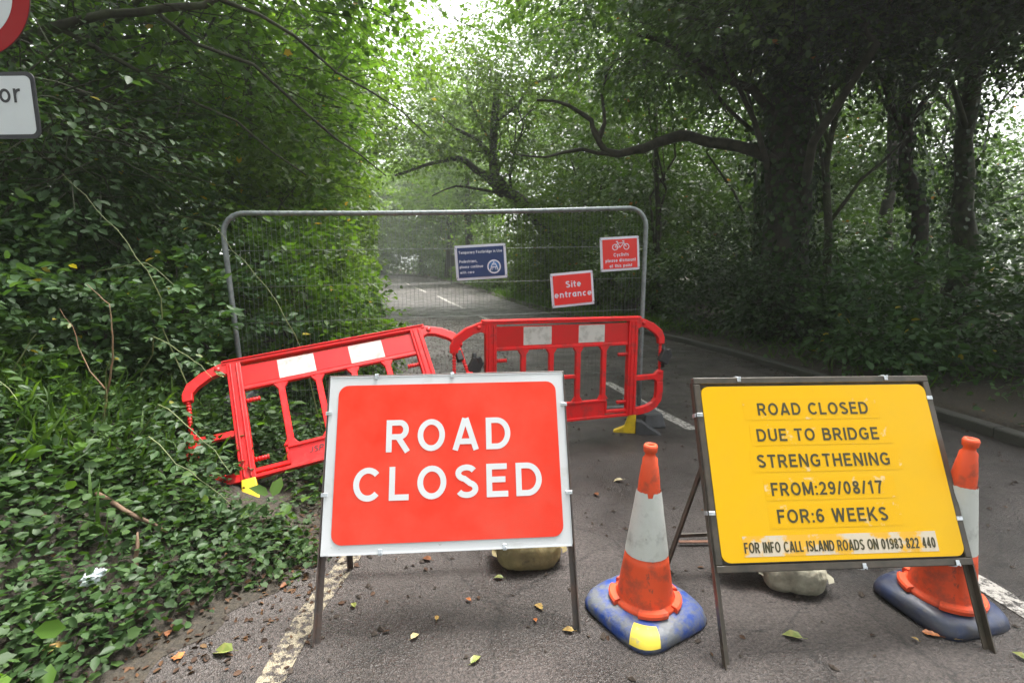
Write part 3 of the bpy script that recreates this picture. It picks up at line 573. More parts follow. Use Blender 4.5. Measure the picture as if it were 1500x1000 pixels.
def a_frame(name, label, origin, right, down, W, H, legL, legR, rear, fm, face_m, mode):
    mw = frame_mw(origin, right, down)                 # origin = top left corner of the frame
    t = empty(name, mw=mw, label=label, cat='road sign')
    e = .022
    if mode == 'red':
        # steel perimeter just behind the plate, plate with folded rim
        mb = MB(); fo = .004
        for c, d in (((W / 2, .014, -.004), (W + .008, .024, .014)), ((W / 2, .014, -H + .010), (W - .02, .022, .014)), ((.002, .014, -H / 2), (.014, .024, H - .01)), ((W - .002, .014, -H / 2), (.014, .024, H - .01))): mb.box(c, d)
        mb.build('frame', fm, t, .002, 1)
        # the plate sheet: slightly bent at its lower left corner
        nx, nz = 24, 18; vs = []; fs = []
        for j in range(nz + 1):
            for i in range(nx + 1):
                x = .006 + (W - .012) * i / nx; z = -.008 - (H - .010) * j / nz
                y = 0.0 - .012 * max(0, 1 - x / .05) * max(0, (j / nz - .80) / .2) + .0015 * math.sin(i * .5) * math.sin(j * .7)
                vs.append((x, y, z))
        for j in range(nz):
            for i in range(nx):
                k = j * (nx + 1) + i; fs.append((k, k + nx + 1, k + nx + 2, k + 1))
        mb = MB(); mb.add(vs, fs, True); pl = mb.build('plate', face_m, t, recalc=False)
        rim = MB()
        for c, d in (((W / 2, .004, -.006), (W - .008, .012, .004)), ((W / 2, .004, -H + .001), (W - .012, .014, .004)), ((.005, .004, -H / 2), (.003, .012, H - .012)), ((W - .005, .004, -H / 2), (.003, .012, H - .012))): rim.box(c, d)
        rim.build('rim', face_m, pl, recalc=False)
        mb = MB(); mb.prism([(x, z) for x, z in rrect(.044, W - .040, -.726, -.046, .045)], -.0032, -.0026); mb.build('red_panel', M['red_sheet'], t)
        text('ROAD', .262, .815, -.348, -.207, M['letter_white'], t, -.0042, sw=.175, track=.24)
        text('CLOSED', .126, .948, -.553, -.411, M['letter_white'], t, -.0042, sw=.175, track=.24)
        clips = [(.21, 'h', 0), (.555, 'h', 0), (.25, 'h', -H), (.775, 'h', -H), (-.17, 'v', 0), (-.52, 'v', 0), (-.155, 'v', W), (-.545, 'v', W)]
    else:
        mb = MB()
        w = .028
        for c, d in (((W / 2, .0, -w / 2), (W, .03, w)), ((W / 2, .0, -H + w / 2), (W, .03, w)), ((w / 2, 0, -H / 2), (w, .03, H - 2 * w)), ((W - w / 2, 0, -H / 2), (w, .03, H - 2 * w))): mb.box(c, d)
        mb.build('frame', fm, t, .003, 1)
        mb = MB(); mb.box((W / 2, .006, -H / 2), (W - 2 * w + .004, .004, H - 2 * w + .004)); mb.build('backing_plate', fm, t)
        mb = MB(); mb.prism(rrect(.026, W - .030, -H + .036, -.040, .035), -.0175, .003); mb.build('yellow_panel', face_m, t)
        Y = -.0178
        pm = M['yellow_patch']
        for x0, x1, z0, z1, m_ in ((.20, .80, -.185, -.095, pm), (.215, .83, -.292, -.205, pm), (.20, .85, -.400, -.310, pm), (.24, .80, -.512, -.425, pm), (.24, .80, -.62, -.53, pm), (.118, .925, -.722, -.645, M['pale_patch'])):
            mb = MB(); mb.box(((x0 + x1) / 2, Y - .0002, (z0 + z1) / 2), (x1 - x0, .0003, z1 - z0)); mb.build('tape_patch', m_, t)
        for s_, x0, x1, zb, zt, b_ in (('ROAD CLOSED', .262, .752, -.166, -.114, .012), ('DUE TO BRIDGE', .242, .775, -.275, -.223, .012), ('STRENGTHENING', .226, .802, -.382, -.329, .012),
                                ('FROM:29/08/17', .268, .742, -.494, -.442, .012), ('FOR:6 WEEKS', .276, .740, -.600, -.547, .012), ('FOR INFO CALL ISLAND ROADS ON 01983 822 440', .122, .914, -.708, -.668, .008)):
            text(s_, x0, x1, zb, zt, M['letter_dark'], t, Y - .0012, sw=.172 if b_ > .01 else .155, track=.19)
        clips = [(.20, 'h', 0), (.865, 'h', 0), (.60, 'h', -H), (.99, 'h', -H), (-.16, 'v', 0), (-.555, 'v', 0), (-.10, 'v', W - .01), (-.60, 'v', W - .01)]
    for u, k, e_ in clips:
        mb = MB(); sgn = -1 if e_ == 0 else 1
        yf = -.004 if mode == 'red' else -.018
        if k == 'h':
            s2 = 1 if e_ == 0 else -1
            mb.box((u, yf - .001, e_ - s2 * .010), (.016, .0035, .020)); mb.box((u, .010, e_ + s2 * .004), (.016, .030, .004)); mb.box((u + .006, yf - .003, e_ - s2 * .003), (.005, .004, .012))
        else:
            s2 = 1 if e_ == 0 else -1
            mb.box((e_ + s2 * .008, yf - .001, u), (.026, .0035, .016)); mb.box((e_ - s2 * .006, .008, u), (.004, .030, .016)); mb.box((e_ + s2 * .004, yf - .003, u + .005), (.012, .004, .005))
        mb.build('clip', M['clip'], t, .0012, 1)
    # legs: angle iron, the front pair carries on down the sides of the frame
    def angle(a, b, w=.026, name='leg', m=fm, th=.005, flip=1):
        a, b = Vector(a), Vector(b); d = b - a; L_ = d.length; z = d.normalized(); x = Vector((1, 0, 0)); y = z.cross(x).normalized(); x = y.cross(z)
        rot = Matrix((x, y, z)).transposed(); mb = MB()
        mb.box((a + b) / 2, (w, th, L_), rot); mb.box((a + b) / 2 + x * (flip * (w - th) / 2) + y * (w / 2), (th, w, L_), rot)
        return mb.build(name, m, t)
    ang0 = .016
    angle((.010, .020, -.02), (.010 - .004, .020, -H - legL), flip=-1); angle((W - .010, .020, -.02), (W - .006, .020, -H - legR))
    top_in, feet = rear
    for (ti, ft, fl) in ((top_in[0], feet[0], -1), (top_in[1], feet[1], 1)):
        angle(loc_of(mw, ti), loc_of(mw, ft), w=.024, name='rear_leg', flip=fl)
    # cross bars between the rear legs and the tie to the front frame
    a = Vector(top_in[0]).lerp(Vector(feet[0]), .80); b = Vector(top_in[1]).lerp(Vector(feet[1]), .80)
    angle(loc_of(mw, a), loc_of(mw, b), w=.02, name='cross_bar')
    return t, mw, (a, b)

red_t, red_mw, _ = a_frame('road_closed_sign', 'red ROAD CLOSED sign with white border in a steel A-frame on the road', (-.832, 2.323, 1.0135), (.998, .064, -.002), (.0236, -.3974, -.9173),
    1.072, .766, .338, .335, (((-.80, 2.37, .99), (.20, 2.43, .99)), ((-.825, 2.43, 0.0), (.22, 2.50, 0.0))), M['frame_dark'], M['white_plate'], 'red')
yel_t, yel_mw, yb = a_frame('information_sign', 'yellow road works information sign in a dark brown A-frame between two cones', (.779, 2.206, 1.011), (.9982, .058, -.012), (.013, -.4124, -.911),
    1.062, .778, .338, .330, (((.98, 2.28, .95), (1.66, 2.33, .95)), ((.755, 2.40, 0.0), (1.88, 2.46, 0.0))), M['frame_brown'], M['yellow_sheet'], 'yellow')
mb = MB(); mb.box((1.2, 2.62, .02), (.62, .022, .006)); o = mb.build('rusty_bar', M['rust']); tag(o, 'thin rusty steel bar lying on the road behind the yellow sign', 'metal bar')

# ------------------------------------------------------------------ sandbags
def sandbag(name, label, c, d, rz, m, seed, tilt=(0, 0)):
    rnd = random.Random(seed); bm = bmesh.new(); bmesh.ops.create_cube(bm, size=1); bmesh.ops.subdivide_edges(bm, edges=bm.edges, cuts=19, use_grid_fill=True)
    for v in bm.verts:
        p = v.co * 2; x, y, z = p
        # pillow: rounded in section, pinched along the end seams
        n = Vector((x, y, z)); k = (abs(x) ** 4 + abs(y) ** 4 + abs(z) ** 4) ** .25
        q = n / k if k > 0 else n
        pinch = 1 - .45 * abs(q.x) ** 5
        q.z *= pinch * (1 - .35 * abs(q.y) ** 4); q.y *= 1 - .10 * abs(q.x) ** 3
        w = .10 * math.sin(4 * q.x + seed) * math.cos(3.4 * q.y + seed) + .06 * math.sin(9 * q.x + 3 * q.y + seed) + .04 * abs(math.sin(14 * q.y + 5 * q.x)) * abs(q.x) + .03 * math.sin(21 * q.x * q.y + 9 * q.z)
        for (ca, sa, cc_, dp) in ((.9, .44, .25, .16), (.35, -.94, -.3, .14), (.98, -.2, -.55, .13), (-.5, .87, .1, .10), (.7, .7, .72, .12)):
            w -= dp * math.exp(-(((ca * q.x + sa * q.y) - cc_ + .05 * math.sin(6 * q.y + seed)) / .055) ** 2)
        v.co = Vector((q.x * d[0] / 2, q.y * d[1] / 2, (q.z + w) * d[2] / 2)) + Vector((0, w * .25 * d[1] * (1 if q.y > 0 else -1), 0))
        if v.co.z < -d[2] * .40: v.co.z = -d[2] * .40
    for f in bm.faces: f.smooth = True
    me = bpy.data.meshes.new(name); bm.to_mesh(me); bm.free(); o = link(name, me, m)
    o.location = (c[0], c[1], c[2] + d[2] * .40); o.rotation_euler = (tilt[0], tilt[1], rz); tag(o, label, 'sandbag')
    seam = MB()
    for s in (-1, 1):
        pts = [(s * d[0] / 2 * (1.0 + .02 * math.sin(i * 2)), y, .01 * math.sin(i)) for i, y in enumerate(np.linspace(-d[1] * .33, d[1] * .33, 9))]
        vs = [(p[0], p[1], p[2] - .004) for p in pts] + [(p[0] + s * .022, p[1], p[2] + .006) for p in pts]
        seam.add(vs, [(i, i + 1, i + 10, i + 9) for i in range(8)], True)
    seam.build('seam', m, o, recalc=False)
    return o
sandbag('sandbag', 'tan sandbag on the road behind the red ROAD CLOSED sign', (.07, 2.50, 0), (.33, .27, .20), .10, M['bag'], 3)
sandbag('sandbag', 'rounded off-white sandbag on the road behind the yellow sign', (1.31, 2.27, 0), (.27, .22, .17), -.25, M['bag_white'], 5)
o = sandbag('sandbag', 'flat sagging off-white sandbag on top of the rounded one behind the yellow sign', (1.17, 2.36, .115), (.36, .18, .09), .05, M['bag_white'], 9, (0, -.05))

# ------------------------------------------------------------------ cones
def cone(name, label, c, rz, sc_, tilt, base_m, paint=None, torn=False, bw=1.0):
    t = empty(name, label=label, cat='traffic cone', group='traffic cones beside the signs')
    t.matrix_world = Matrix.Translation(c) @ Matrix.Rotation(tilt[0], 4, 'Y') @ Matrix.Rotation(tilt[1], 4, 'X') @ Matrix.Rotation(rz, 4, 'Z') @ Matrix.Scale(sc_, 4)
    # rubber base: rounded square slab with a raised dished middle
    bm = bmesh.new(); rings = []
    prof = [(1.0, .0), (1.02, .018), (1.0, .042), (.94, .058), (.80, .066), (.66, .070)]
    n = 48
    for k, (s, z) in enumerate(prof):
        ring = []; s *= bw
        for i in range(n):
            q = 2 * math.pi * i / n; x, y = math.cos(q), math.sin(q); m_ = 5.0 - 3.2 * k / 5
            r = .205 / ((abs(x) ** m_ + abs(y) ** m_) ** (1 / m_)) * s
            ring.append(bm.verts.new((x * r, y * r, z + .003 * math.sin(3 * q + k))))
        rings.append(ring)
    for a, b in zip(rings, rings[1:]):
        for i in range(n): bm.faces.new((a[i], a[(i + 1) % n], b[(i + 1) % n], b[i]))
    bm.faces.new(rings[0][::-1]); bm.faces.new(rings[-1])
    for f in bm.faces: f.smooth = len(f.verts) == 4
    me = bpy.data.meshes.new('base'); bm.to_mesh(me); bm.free(); b_ = link('base', me, base_m, t)
    if paint:
        pv = []; 
        for k, (s, z) in enumerate(prof[:5]):
            for q in np.linspace(paint[0], paint[1], 7):
                x, y = math.cos(q), math.sin(q); m_ = 5.0 - 3.2 * k / 5; r = .2056 / ((abs(x) ** m_ + abs(y) ** m_) ** (1 / m_)) * s
                pv.append((x * r + .0006 * x, y * r + .0006 * y, z + .0012 + .003 * math.sin(3 * q + k)))
        mb = MB(); mb.add(pv, [(k * 7 + i, k * 7 + i + 1, k * 7 + i + 8, k * 7 + i + 7) for k in range(1, 4) for i in range(6)], True); mb.build('paint_splash', M['yellow_paint'], t, recalc=False)
    H = .75
    def rad(z): return .122 + (.030 - .122) * ((z - .07) / (.69 - .07)) ** .93
    zs = [.07, .09, .16, .24, .30]
    body = [(.134, .066), (.136, .085), (.118, .088)] + [(rad(z), z) for z in np.linspace(.10, .28, 7)] + [(rad(.28) - .004, .283)] + [(rad(z) - .004, z) for z in np.linspace(.30, .55, 8)] + [(rad(.60), .60), (rad(.655), .655), (.033, .66), (.030, .69), (.022, .700), (.020, .712), (.027, .718), (.029, .738), (.025, .748), (.017, .749), (.014, .735), (.013, .70)]
    mb = MB(); mb.lathe(body, 40); mb.build('cone_body', M['cone_orange'], t, recalc=False)
    # grey-white reflective sleeve with a torn upper edge
    n = 60; vs = []; rnd = random.Random(4); zt = []
    for i in range(n):
        q = i / n; zt.append(.555 + (.0 if not torn else (-.018 if 36 < i < 41 else -.008 if i < 22 else 0)) + rnd.uniform(-.0015, .0015))
    for k in range(9):
        for i in range(n):
            z = .285 + (zt[i] - .285) * k / 8; q = 2 * math.pi * i / n; r = rad(z) + .0012 + .0006 * math.sin(i * 1.9 + k * 2.3)
            vs.append((r * math.cos(q), r * math.sin(q), z))
    mb = MB(); mb.add(vs, [(k * n + i, k * n + (i + 1) % n, (k + 1) * n + (i + 1) % n, (k + 1) * n + i) for k in range(8) for i in range(n)], True); mb.build('reflective_sleeve', M['cone_sleeve'], t, recalc=False)
    # locking lugs round the skirt
    for a0 in (-2.55, -1.35, -.35, .9, 2.1):
        vs = []
        for i in range(9):
            q = a0 + .85 * i / 8
            for r, z in ((.128, .069), (.150, .071), (.152, .086), (.146, .094), (.122, .096)): vs.append((r * math.cos(q), r * math.sin(q), z))
        fs = [(i * 5 + j, (i + 1) * 5 + j, (i + 1) * 5 + (j + 1) % 5, i * 5 + (j + 1) % 5) for i in range(8) for j in range(5)] + [(0, 1, 2, 3, 4), (44, 43, 42, 41, 40)]
        mb = MB(); mb.add(vs, fs); mb.build('lug', M['cone_orange'], t)
    return t
cone('traffic_cone', 'orange and white traffic cone on a dirty blue base between the two signs', (.565, 2.075, 0), .55, 1.02, (0.01, 0), M['base_blue'], paint=(R(-125) - .55 + .12, R(-125) - .55 + .62), torn=True)
cone('traffic_cone', 'traffic cone on a black rubber base behind the right leg of the yellow sign', (1.86, 2.09, 0), .25, 1.04, (.05, .03), M['base_black'], bw=.90)

# ------------------------------------------------------------------ plastic barriers
def barrier(name, label, mw, clip_right=True, feet='right', logo=False):
    t = empty(name, mw=mw, label=label, cat='barrier', group='red plastic barriers across the road')
    red = M['plastic_red']
    th = .045
    mb = MB(); mb.box((0, 0, -.020), (1.46, .055, .040)); mb.box((0, -.032, -.012), (1.44, .012, .012)); mb.build('top_rail', red, t, .007, 2)
    mb = MB(); mb.box((0, .004, -.145), (1.27, .020, .175)); mb.build('panel', red, t, .003, 1)
    mb = MB(); mb.box((0, 0, -.240), (1.27, .034, .026)); mb.build('lower_rail', red, t, .006, 2)
    for k in range(5):
        u = -.5 + .25 * k; w = .2496
        if k in (0, 4): w = .245
        mb = MB(); mb.box((u, -.0072, -.140), (w, .0024, .150)); mb.build('reflective_strip', M['sheet_white'] if k % 2 else M['sheet_red'], t)
    for s in (-1, 1):
        mb = MB(); mb.box((s * .655, 0, -.46), (.092, .055, .86)); mb.box((s * .655 - .020, -.031, -.46), (.014, .010, .84)); mb.box((s * .655 + .020, -.031, -.46), (.014, .010, .84))
        mb.build('post', red, t, .006, 2)
        for v in (.335, .765):
            mb = MB(); mb.tube([(s * .61, 0, -v), (s * .52, 0, -v)], .013, 8)
            for i in range(5): mb.tube([(s * (.60 - i * .018), 0, -v), (s * (.593 - i * .018), 0, -v)], .017, 8)
            mb.build('peg', red, t, recalc=False)
        # end frame: sloping shoulder, connector rod, mid bar, lower loop
        sh = [(.62, -.012), (.74, -.018), (.86, -.062), (.955, -.130), (.985, -.200), (.985, -.255), (.925, -.255), (.920, -.205), (.885, -.165), (.80, -.110), (.74, -.095), (.70, -.110), (.70, -.17), (.62, -.17)]
        mb = MB(); mb.prism([(s * x, z) for x, z in sh], -th / 2, th / 2); mb.build('shoulder', red, t, .006, 2)
        mb = MB(); mb.tube([(s * .757, -.028, -.060), (s * .757, -.020, -.060)], .020, 14); mb.build('rivet', red, t, recalc=False)
        mb = MB(); mb.tube([(s * .953, 0, -.25), (s * .953, 0, -.53)], .011, 8)
        for i in range(9): mb.tube([(s * .953, 0, -.26 - i * .024), (s * .953, 0, -.27 - i * .024)], .016, 8)
        mb.tube([(s * .953, 0, -.49), (s * .953, 0, -.53)], [.014, .028], 10)
        mb.build('connector_rod', red, t, recalc=False)
        lo = [(.69, -.52), (.70, -.55), (.90, -.535), (.925, -.51), (.985, -.51), (.990, -.70), (.975, -.80), (.92, -.855), (.80, -.893), (.69, -.893), (.69, -.83), (.78, -.825), (.86, -.79), (.905, -.74), (.915, -.60), (.89, -.585), (.70, -.585)]
        # two overlapping pieces: mid bar and lower loop, each convex enough to fill cleanly
        mb = MB(); mb.prism([(s * x, z) for x, z in [(.69, -.535), (.90, -.53), (.93, -.50), (.988, -.50), (.988, -.60), (.918, -.60), (.89, -.578), (.69, -.58)]], -th / 2 + .004, th / 2 - .004); mb.build('mid_bar', red, t, .005, 1)
        lp = [(.953, -.60), (.955, -.70), (.945, -.765), (.905, -.815), (.84, -.845), (.76, -.860), (.69, -.862)]
        mb = MB()
        for i in range(len(lp) - 1):
            pass
        A = []; B = []
        for i, (x, z) in enumerate(lp):
            x0, z0 = lp[max(0, i - 1)]; x1, z1 = lp[min(len(lp) - 1, i + 1)]; d = Vector((x1 - x0, z1 - z0)).normalized(); nx, nz = d.y, -d.x
            A.append((s * (x - nx * .034), z - nz * .034)); B.append((s * (x + nx * .034), z + nz * .034))
        mb.prism(A + B[::-1], -th / 2, th / 2); mb.build('end_loop', red, t, .006, 2)
    for u in (-.375, -.125, .125, .375):
        low = -.725
        mb = MB(); mb.box((u, 0, -(.25 + .73) / 2), (.044, .034, .48)); mb.prism([(u - .05, -.253), (u + .05, -.253), (u + .02, -.30), (u - .02, -.30)], -.016, .016); mb.prism([(u - .05, -.725), (u + .05, -.725), (u + .02, -.68), (u - .02, -.68)], -.016, .016)
        mb.build('baluster', red, t, .004, 1)
    mb = MB(); mb.box((0, 0, -.505), (.21, .028, .030)); mb.build('cross_bar', red, t, .004, 1)
    mb = MB(); mb.box((0, .004, -.80), (.80, .024, .150)); mb.box((0, -.004, -.735), (.80, .034, .022)); mb.box((0, -.004, -.882), (1.27, .044, .024)); mb.build('bottom_panel', red, t, .004, 1)
    for s in (-1, 1):
        mb = MB(); mb.box((s * .505, 0, -.842), (.215, .034, .028)); mb.box((s * .405, 0, -.79), (.02, .034, .11)); mb.build('bottom_rail', red, t, .005, 1)
    if logo: text('JSP', -.275, -.185, -.815, -.775, M['letter_black'], t, -.0105, .02, shear=.25)
    return t
bR = frame_mw((.448, 4.331, 1.071), (.943, .333, -.019), (-.015, -.012, -1))
bL = frame_mw((-1.385, 3.885, .944), (.916, .380, .130), (.332, -.535, -.777))
t = barrier('barrier', 'upright red and white plastic barrier standing across the road behind the cone', bR)
def blade(name, P, m, parent, th): mb = MB(); mb.prism(P, -th / 2, th / 2); return mb.build(name, m, parent, .006, 2)
for s in (1, -1):
    f = empty('foot'); f.parent = t; f.location = (s * .66 + .03, 0, -.89); f.rotation_euler = (0, 0, R(-32))
    # swing foot: yellow gusset on one side, black recycled block on the other
    blade('yellow_gusset', [(.03, .0), (.03, -.175), (-.17, -.175), (-.165, -.155), (-.07, -.11), (-.035, .0)], M['foot_yellow'], f, .06)
    blade('black_block', [(.031, -.05), (.031, -.178), (.25, -.178), (.25, -.165), (.14, -.10), (.08, -.055)], M['rubber_grey'], f, .09)
for u, v in ((-.79, .36), (.985, .375)):
    mb = MB(); mb.box((u, -.03, -v), (.10, .05, .11), Matrix.Rotation(.5, 3, 'Y')); mb.box((u + .03, -.03, -v + .05), (.04, .06, .05), Matrix.Rotation(-.4, 3, 'Y')); mb.tube([(u, 0, -v - .1), (u, 0, -v + .1)], .02, 8); mb.build('clamp', M['black_plastic'], t, .006, 1)
t2 = barrier('barrier', 'red and white plastic barrier tipped back into the brambles with a yellow foot', bL, logo=True)
mb = MB(); vs = []
for z, w, d in ((-.885, .042, .028), (-1.16, .058, .05)):
    vs += [(-.655 - w, -d, z), (-.655 + w, -d, z), (-.655 + w, d, z), (-.655 - w, d, z)]
mb.add(vs, [(3, 2, 1, 0), (4, 5, 6, 7), (0, 1, 5, 4), (1, 2, 6, 5), (2, 3, 7, 6), (3, 0, 4, 7)]); mb.box((-.655, 0, -1.165), (.13, .2, .03)); mb.build('yellow_foot', M['foot_yellow'], t2, .006, 2)
mb = MB(); mb.box((.93, .0, -.34), (.05, .05, .09)); mb.build('clamp', M['black_plastic'], t2, .006, 1)

# ------------------------------------------------------------------ steel mesh fence panel and the signs on it
FO = Vector((-2.33, 4.33, 2.0)); FU = Vector((3.58, .67, 0)).normalized()
fence_mw = frame_mw(FO, FU, (0, 0, -1))
fn = empty('mesh_fence_panel', mw=fence_mw, label='grey steel mesh fence panel across the road behind the red barriers', cat='fence panel')
W_, H_ = 3.66, 2.0
cor = .17; fr = []
TLx, TLz, BLx, TRx, TRz, BRx = -.02, -.045, .045, W_ + .01, .03, W_ - .02
pts = [(BLx, -1.95)] + [(BLx + (TLx - BLx) * k / 4, -1.95 + (TLz - cor + 1.95) * k / 4) for k in range(1, 5)]
for k in range(1, 6): q = R(180 - 90 * k / 6); pts.append((TLx + cor + cor * math.cos(q), TLz - cor + cor * math.sin(q)))
for k in range(0, 9): f = k / 8; pts.append((TLx + cor + (TRx - TLx - 2 * cor) * f, TLz + (TRz - TLz) * f - .018 * math.sin(math.pi * f)))
for k in range(1, 7): q = R(90 - 90 * k / 6); pts.append((TRx - cor + cor * math.cos(q), TRz - cor + cor * math.sin(q)))
pts += [(TRx + (BRx - TRx) * k / 4, TRz - cor + (-1.95 - TRz + cor) * k / 4) for k in range(1, 5)]
mb = MB(); mb.tube([(x, 0, z) for x, z in pts], .021, 12); mb.build('frame', M['galv'], fn, recalc=False)
mb = MB(); mb.tube([(BLx, 0, -1.88), (BRx, 0, -1.88)], .017, 10); mb.build('bottom_rail', M['galv'], fn, recalc=False)
for k in range(6):
    z = -.33 - .30 * k
    mb = MB(); mb.tube([(TLx + (BLx - TLx) * (-z / 2), -.004, z - .02), (1.2, -.004, z + .005 * (k % 2) - .01), (2.4, -.004, z - .004), (TRx + (BRx - TRx) * (-z / 2), -.004, z + .012)], .0021, 5); mb.build('horizontal_wire', M['wire'], fn, recalc=False)
mb = MB(); rnd = random.Random(2); nwire = 100
for i in range(nwire):
    x = .06 + (W_ - .10) * i / (nwire - 1); j = rnd.uniform(-.003, .003); fx = x / W_
    top = TLz + (TRz - TLz) * fx - .018 * math.sin(math.pi * fx)
    if x < cor: top -= cor - math.sqrt(max(0, cor ** 2 - (cor - x) ** 2))
    if x > W_ - cor: top -= cor - math.sqrt(max(0, cor ** 2 - (x - (W_ - cor)) ** 2))
    mb.tube([(x + j, .003, -1.88), (x - j, .003, -1.0), (x + j * .5, .003, top)], .0013, 3, cap=False)
    mb.tube([(x, 0, top - .002), (x + .012, 0, top)], .0235, 8, cap=False) if i % 2 == 0 else None
tag(mb.build('vertical_wires', M['wire'], fn, recalc=False), kind='stuff')
def fence_foot(label, p, rz):
    t = empty('fence_foot', p, rz, label, 'fence foot')
    mb = MB(); mb.add([(-.11, -.36, 0), (.11, -.36, 0), (.11, .36, 0), (-.11, .36, 0), (-.085, -.33, .13), (.085, -.33, .13), (.085, .33, .13), (-.085, .33, .13)], [(3, 2, 1, 0), (4, 5, 6, 7), (0, 1, 5, 4), (1, 2, 6, 5), (2, 3, 7, 6), (3, 0, 4, 7)])
    mb.build('block', M['rubber_grey'], t, .012, 2)
    mb = MB()
    for y in (-.2, .2): mb.tube([(0, y, .125), (0, y, .134)], .03, 12)
    mb.build('socket', M['black_plastic'], t, recalc=False)
pL = fence_mw @ Vector((BLx, 0, -2)); pR = fence_mw @ Vector((BRx, 0, -2))
fence_foot('dark rubber block under the right post of the mesh fence panel', (pR.x + .02, pR.y, .002), R(8))
fence_foot('dark rubber block under the left post of the mesh fence panel, in the verge', (pL.x, pL.y, float(hgt(pL.x, pL.y)) + .01), R(12))

def hung_sign(name, label, corners, face_m, th=.006):
    """flat board cable-tied to the fence; corners (u, v) measured on the fence plane"""
    (x0, y0), (x1, y1) = corners[0], corners[1]; w = (Vector(corners[1]) - Vector(corners[0])).length; w2 = (Vector(corners[2]) - Vector(corners[3])).length
    h = ((Vector(corners[3]) - Vector(corners[0])).length + (Vector(corners[2]) - Vector(corners[1])).length) / 2; W = (w + w2) / 2
    ang = math.atan2(y1 - y0, x1 - x0)
    cx = sum(c[0] for c in corners) / 4; cy = sum(c[1] for c in corners) / 4
    mw = fence_mw @ Matrix.Translation((cx, -.012, -cy)) @ Matrix.Rotation(ang, 4, 'Y')
    t = empty(name, mw=mw, label=label, cat='sign')
    mb = MB(); n = 8; vs = []; 
    for j in range(n + 1):
        for i in range(n + 1):
            x = W * (i / n - .5); z = h * (j / n - .5); vs.append((x, -.002 * math.sin(i) + .012 * max(0, i / n - .8) * (j / n), z))
    fs = [(j * 9 + i, j * 9 + i + 1, j * 9 + i + 10, j * 9 + i + 9) for j in range(n) for i in range(n)]
    k = len(vs); mb.add(vs + [(x, y + th, z) for x, y, z in vs], fs + [tuple(a + k for a in f[::-1]) for f in fs])
    mb.build('board', M['sign_board'], t, recalc=False)
    e = .022
    mb = MB(); mb.prism([(-W / 2 + e, -h / 2 + e), (W / 2 - e, -h / 2 + e), (W / 2 - e, h / 2 - e), (-W / 2 + e, h / 2 - e)], -.0055, -.0045); mb.build('printed_panel', face_m, t)
    mb = MB()
    for sx in (-1, 1):
        for sz in (-1, 1):
            mb.tube([(sx * (W / 2 - .012), -.006, sz * (h / 2 - .03)), (sx * (W / 2 + .004), -.010, sz * (h / 2 - .008)), (sx * (W / 2 - .02), .012, sz * (h / 2 + .006))], .0022, 4)
    mb.build('cable_ties', M['black_plastic'], t, recalc=False)
    return t, W, h
LW = M['sign_board']; TY = -.0066
t, W, h = hung_sign('footbridge_sign', 'blue and white pedestrian footbridge sign tied to the mesh fence', [(1.853, .314), (2.313, .290), (2.337, .597), (1.876, .621)], M['sign_blue'])
def fx(u): return -W / 2 + W * u
def fz(v): return h / 2 - h * v
text('Temporary Footbridge in Use', fx(.075), fx(.92), fz(.245), fz(.165), LW, t, TY, sw=.17)
text('Pedestrians,', fx(.075), fx(.42), fz(.50), fz(.42), LW, t, TY, sw=.17)
text('please continue', fx(.075), fx(.53), fz(.655), fz(.575), LW, t, TY, sw=.17)
text('with care', fx(.075), fx(.35), fz(.81), fz(.735), LW, t, TY, sw=.17)
bx, bz, br = fx(.745), fz(.655), .062
mb = MB(); mb.tube([(bx, TY - .001, bz), (bx, TY, bz)], br * .78, 32); mb.build('badge', M['badge_blue'], t, recalc=False)
mb = MB(); n = 40
vs = [(bx + r * math.cos(2 * math.pi * i / n), TY - .0016, bz + r * math.sin(2 * math.pi * i / n)) for r in (br * .80, br) for i in range(n)]
mb.add(vs, [(i, (i + 1) % n, n + (i + 1) % n, n + i) for i in range(n)])
def bar2(mb, a, b, w, y):
    a = Vector((a[0], a[1])); b = Vector((b[0], b[1])); d = (b - a).normalized(); q = Vector((-d.y, d.x)) * w / 2
    mb.add([(p.x, y, p.y) for p in (a - q, b - q, b + q, a + q)], [(0, 1, 2, 3)])
for s in (-1, 1):
    for i in range(6):
        a0, a1 = R(15 + 25 * i), R(15 + 25 * (i + 1))
    bar2(mb, (bx + s * .010, bz + .030), (bx + s * .022, bz + .006), .008, TY - .0018); bar2(mb, (bx + s * .022, bz + .008), (bx + s * .034, bz - .032), .009, TY - .0017)
    bar2(mb, (bx + s * .020, bz - .004), (bx + s * .0, bz - .004), .008, TY - .0019)
    bar2(mb, (bx + s * .011, bz - .006), (bx + s * .016, bz - .030), .005, TY - .0020)
bar2(mb, (bx, bz + .046), (bx, bz + .010), .007, TY - .0021); bar2(mb, (bx - .010, bz + .026), (bx + .010, bz + .026), .006, TY - .0022)
mb.build('emblem', LW, t, recalc=False)
t, W, h = hung_sign('site_entrance_sign', 'red and white Site entrance sign tied to the mesh fence', [(2.729, .570), (3.141, .539), (3.164, .854), (2.755, .888)], M['sign_red'])
text('Site', fx(.34), fx(.70), fz(.44), fz(.255), LW, t, TY, sw=.19)
text('entrance', fx(.065), fx(.94), fz(.725), fz(.545), LW, t, TY, sw=.19)
t, W, h = hung_sign('cyclists_sign', 'red cyclists dismount sign with a white bicycle emblem tied to the mesh fence', [(3.201, .244), (3.592, .223), (3.613, .534), (3.232, .562)], M['sign_red'])
text('Cyclists', fx(.33), fx(.72), fz(.575), fz(.475), LW, t, TY, sw=.19)
text('please dismount', fx(.12), fx(.90), fz(.735), fz(.64), LW, t, TY, sw=.19)
text('at this point', fx(.22), fx(.80), fz(.895), fz(.80), LW, t, TY, sw=.19)
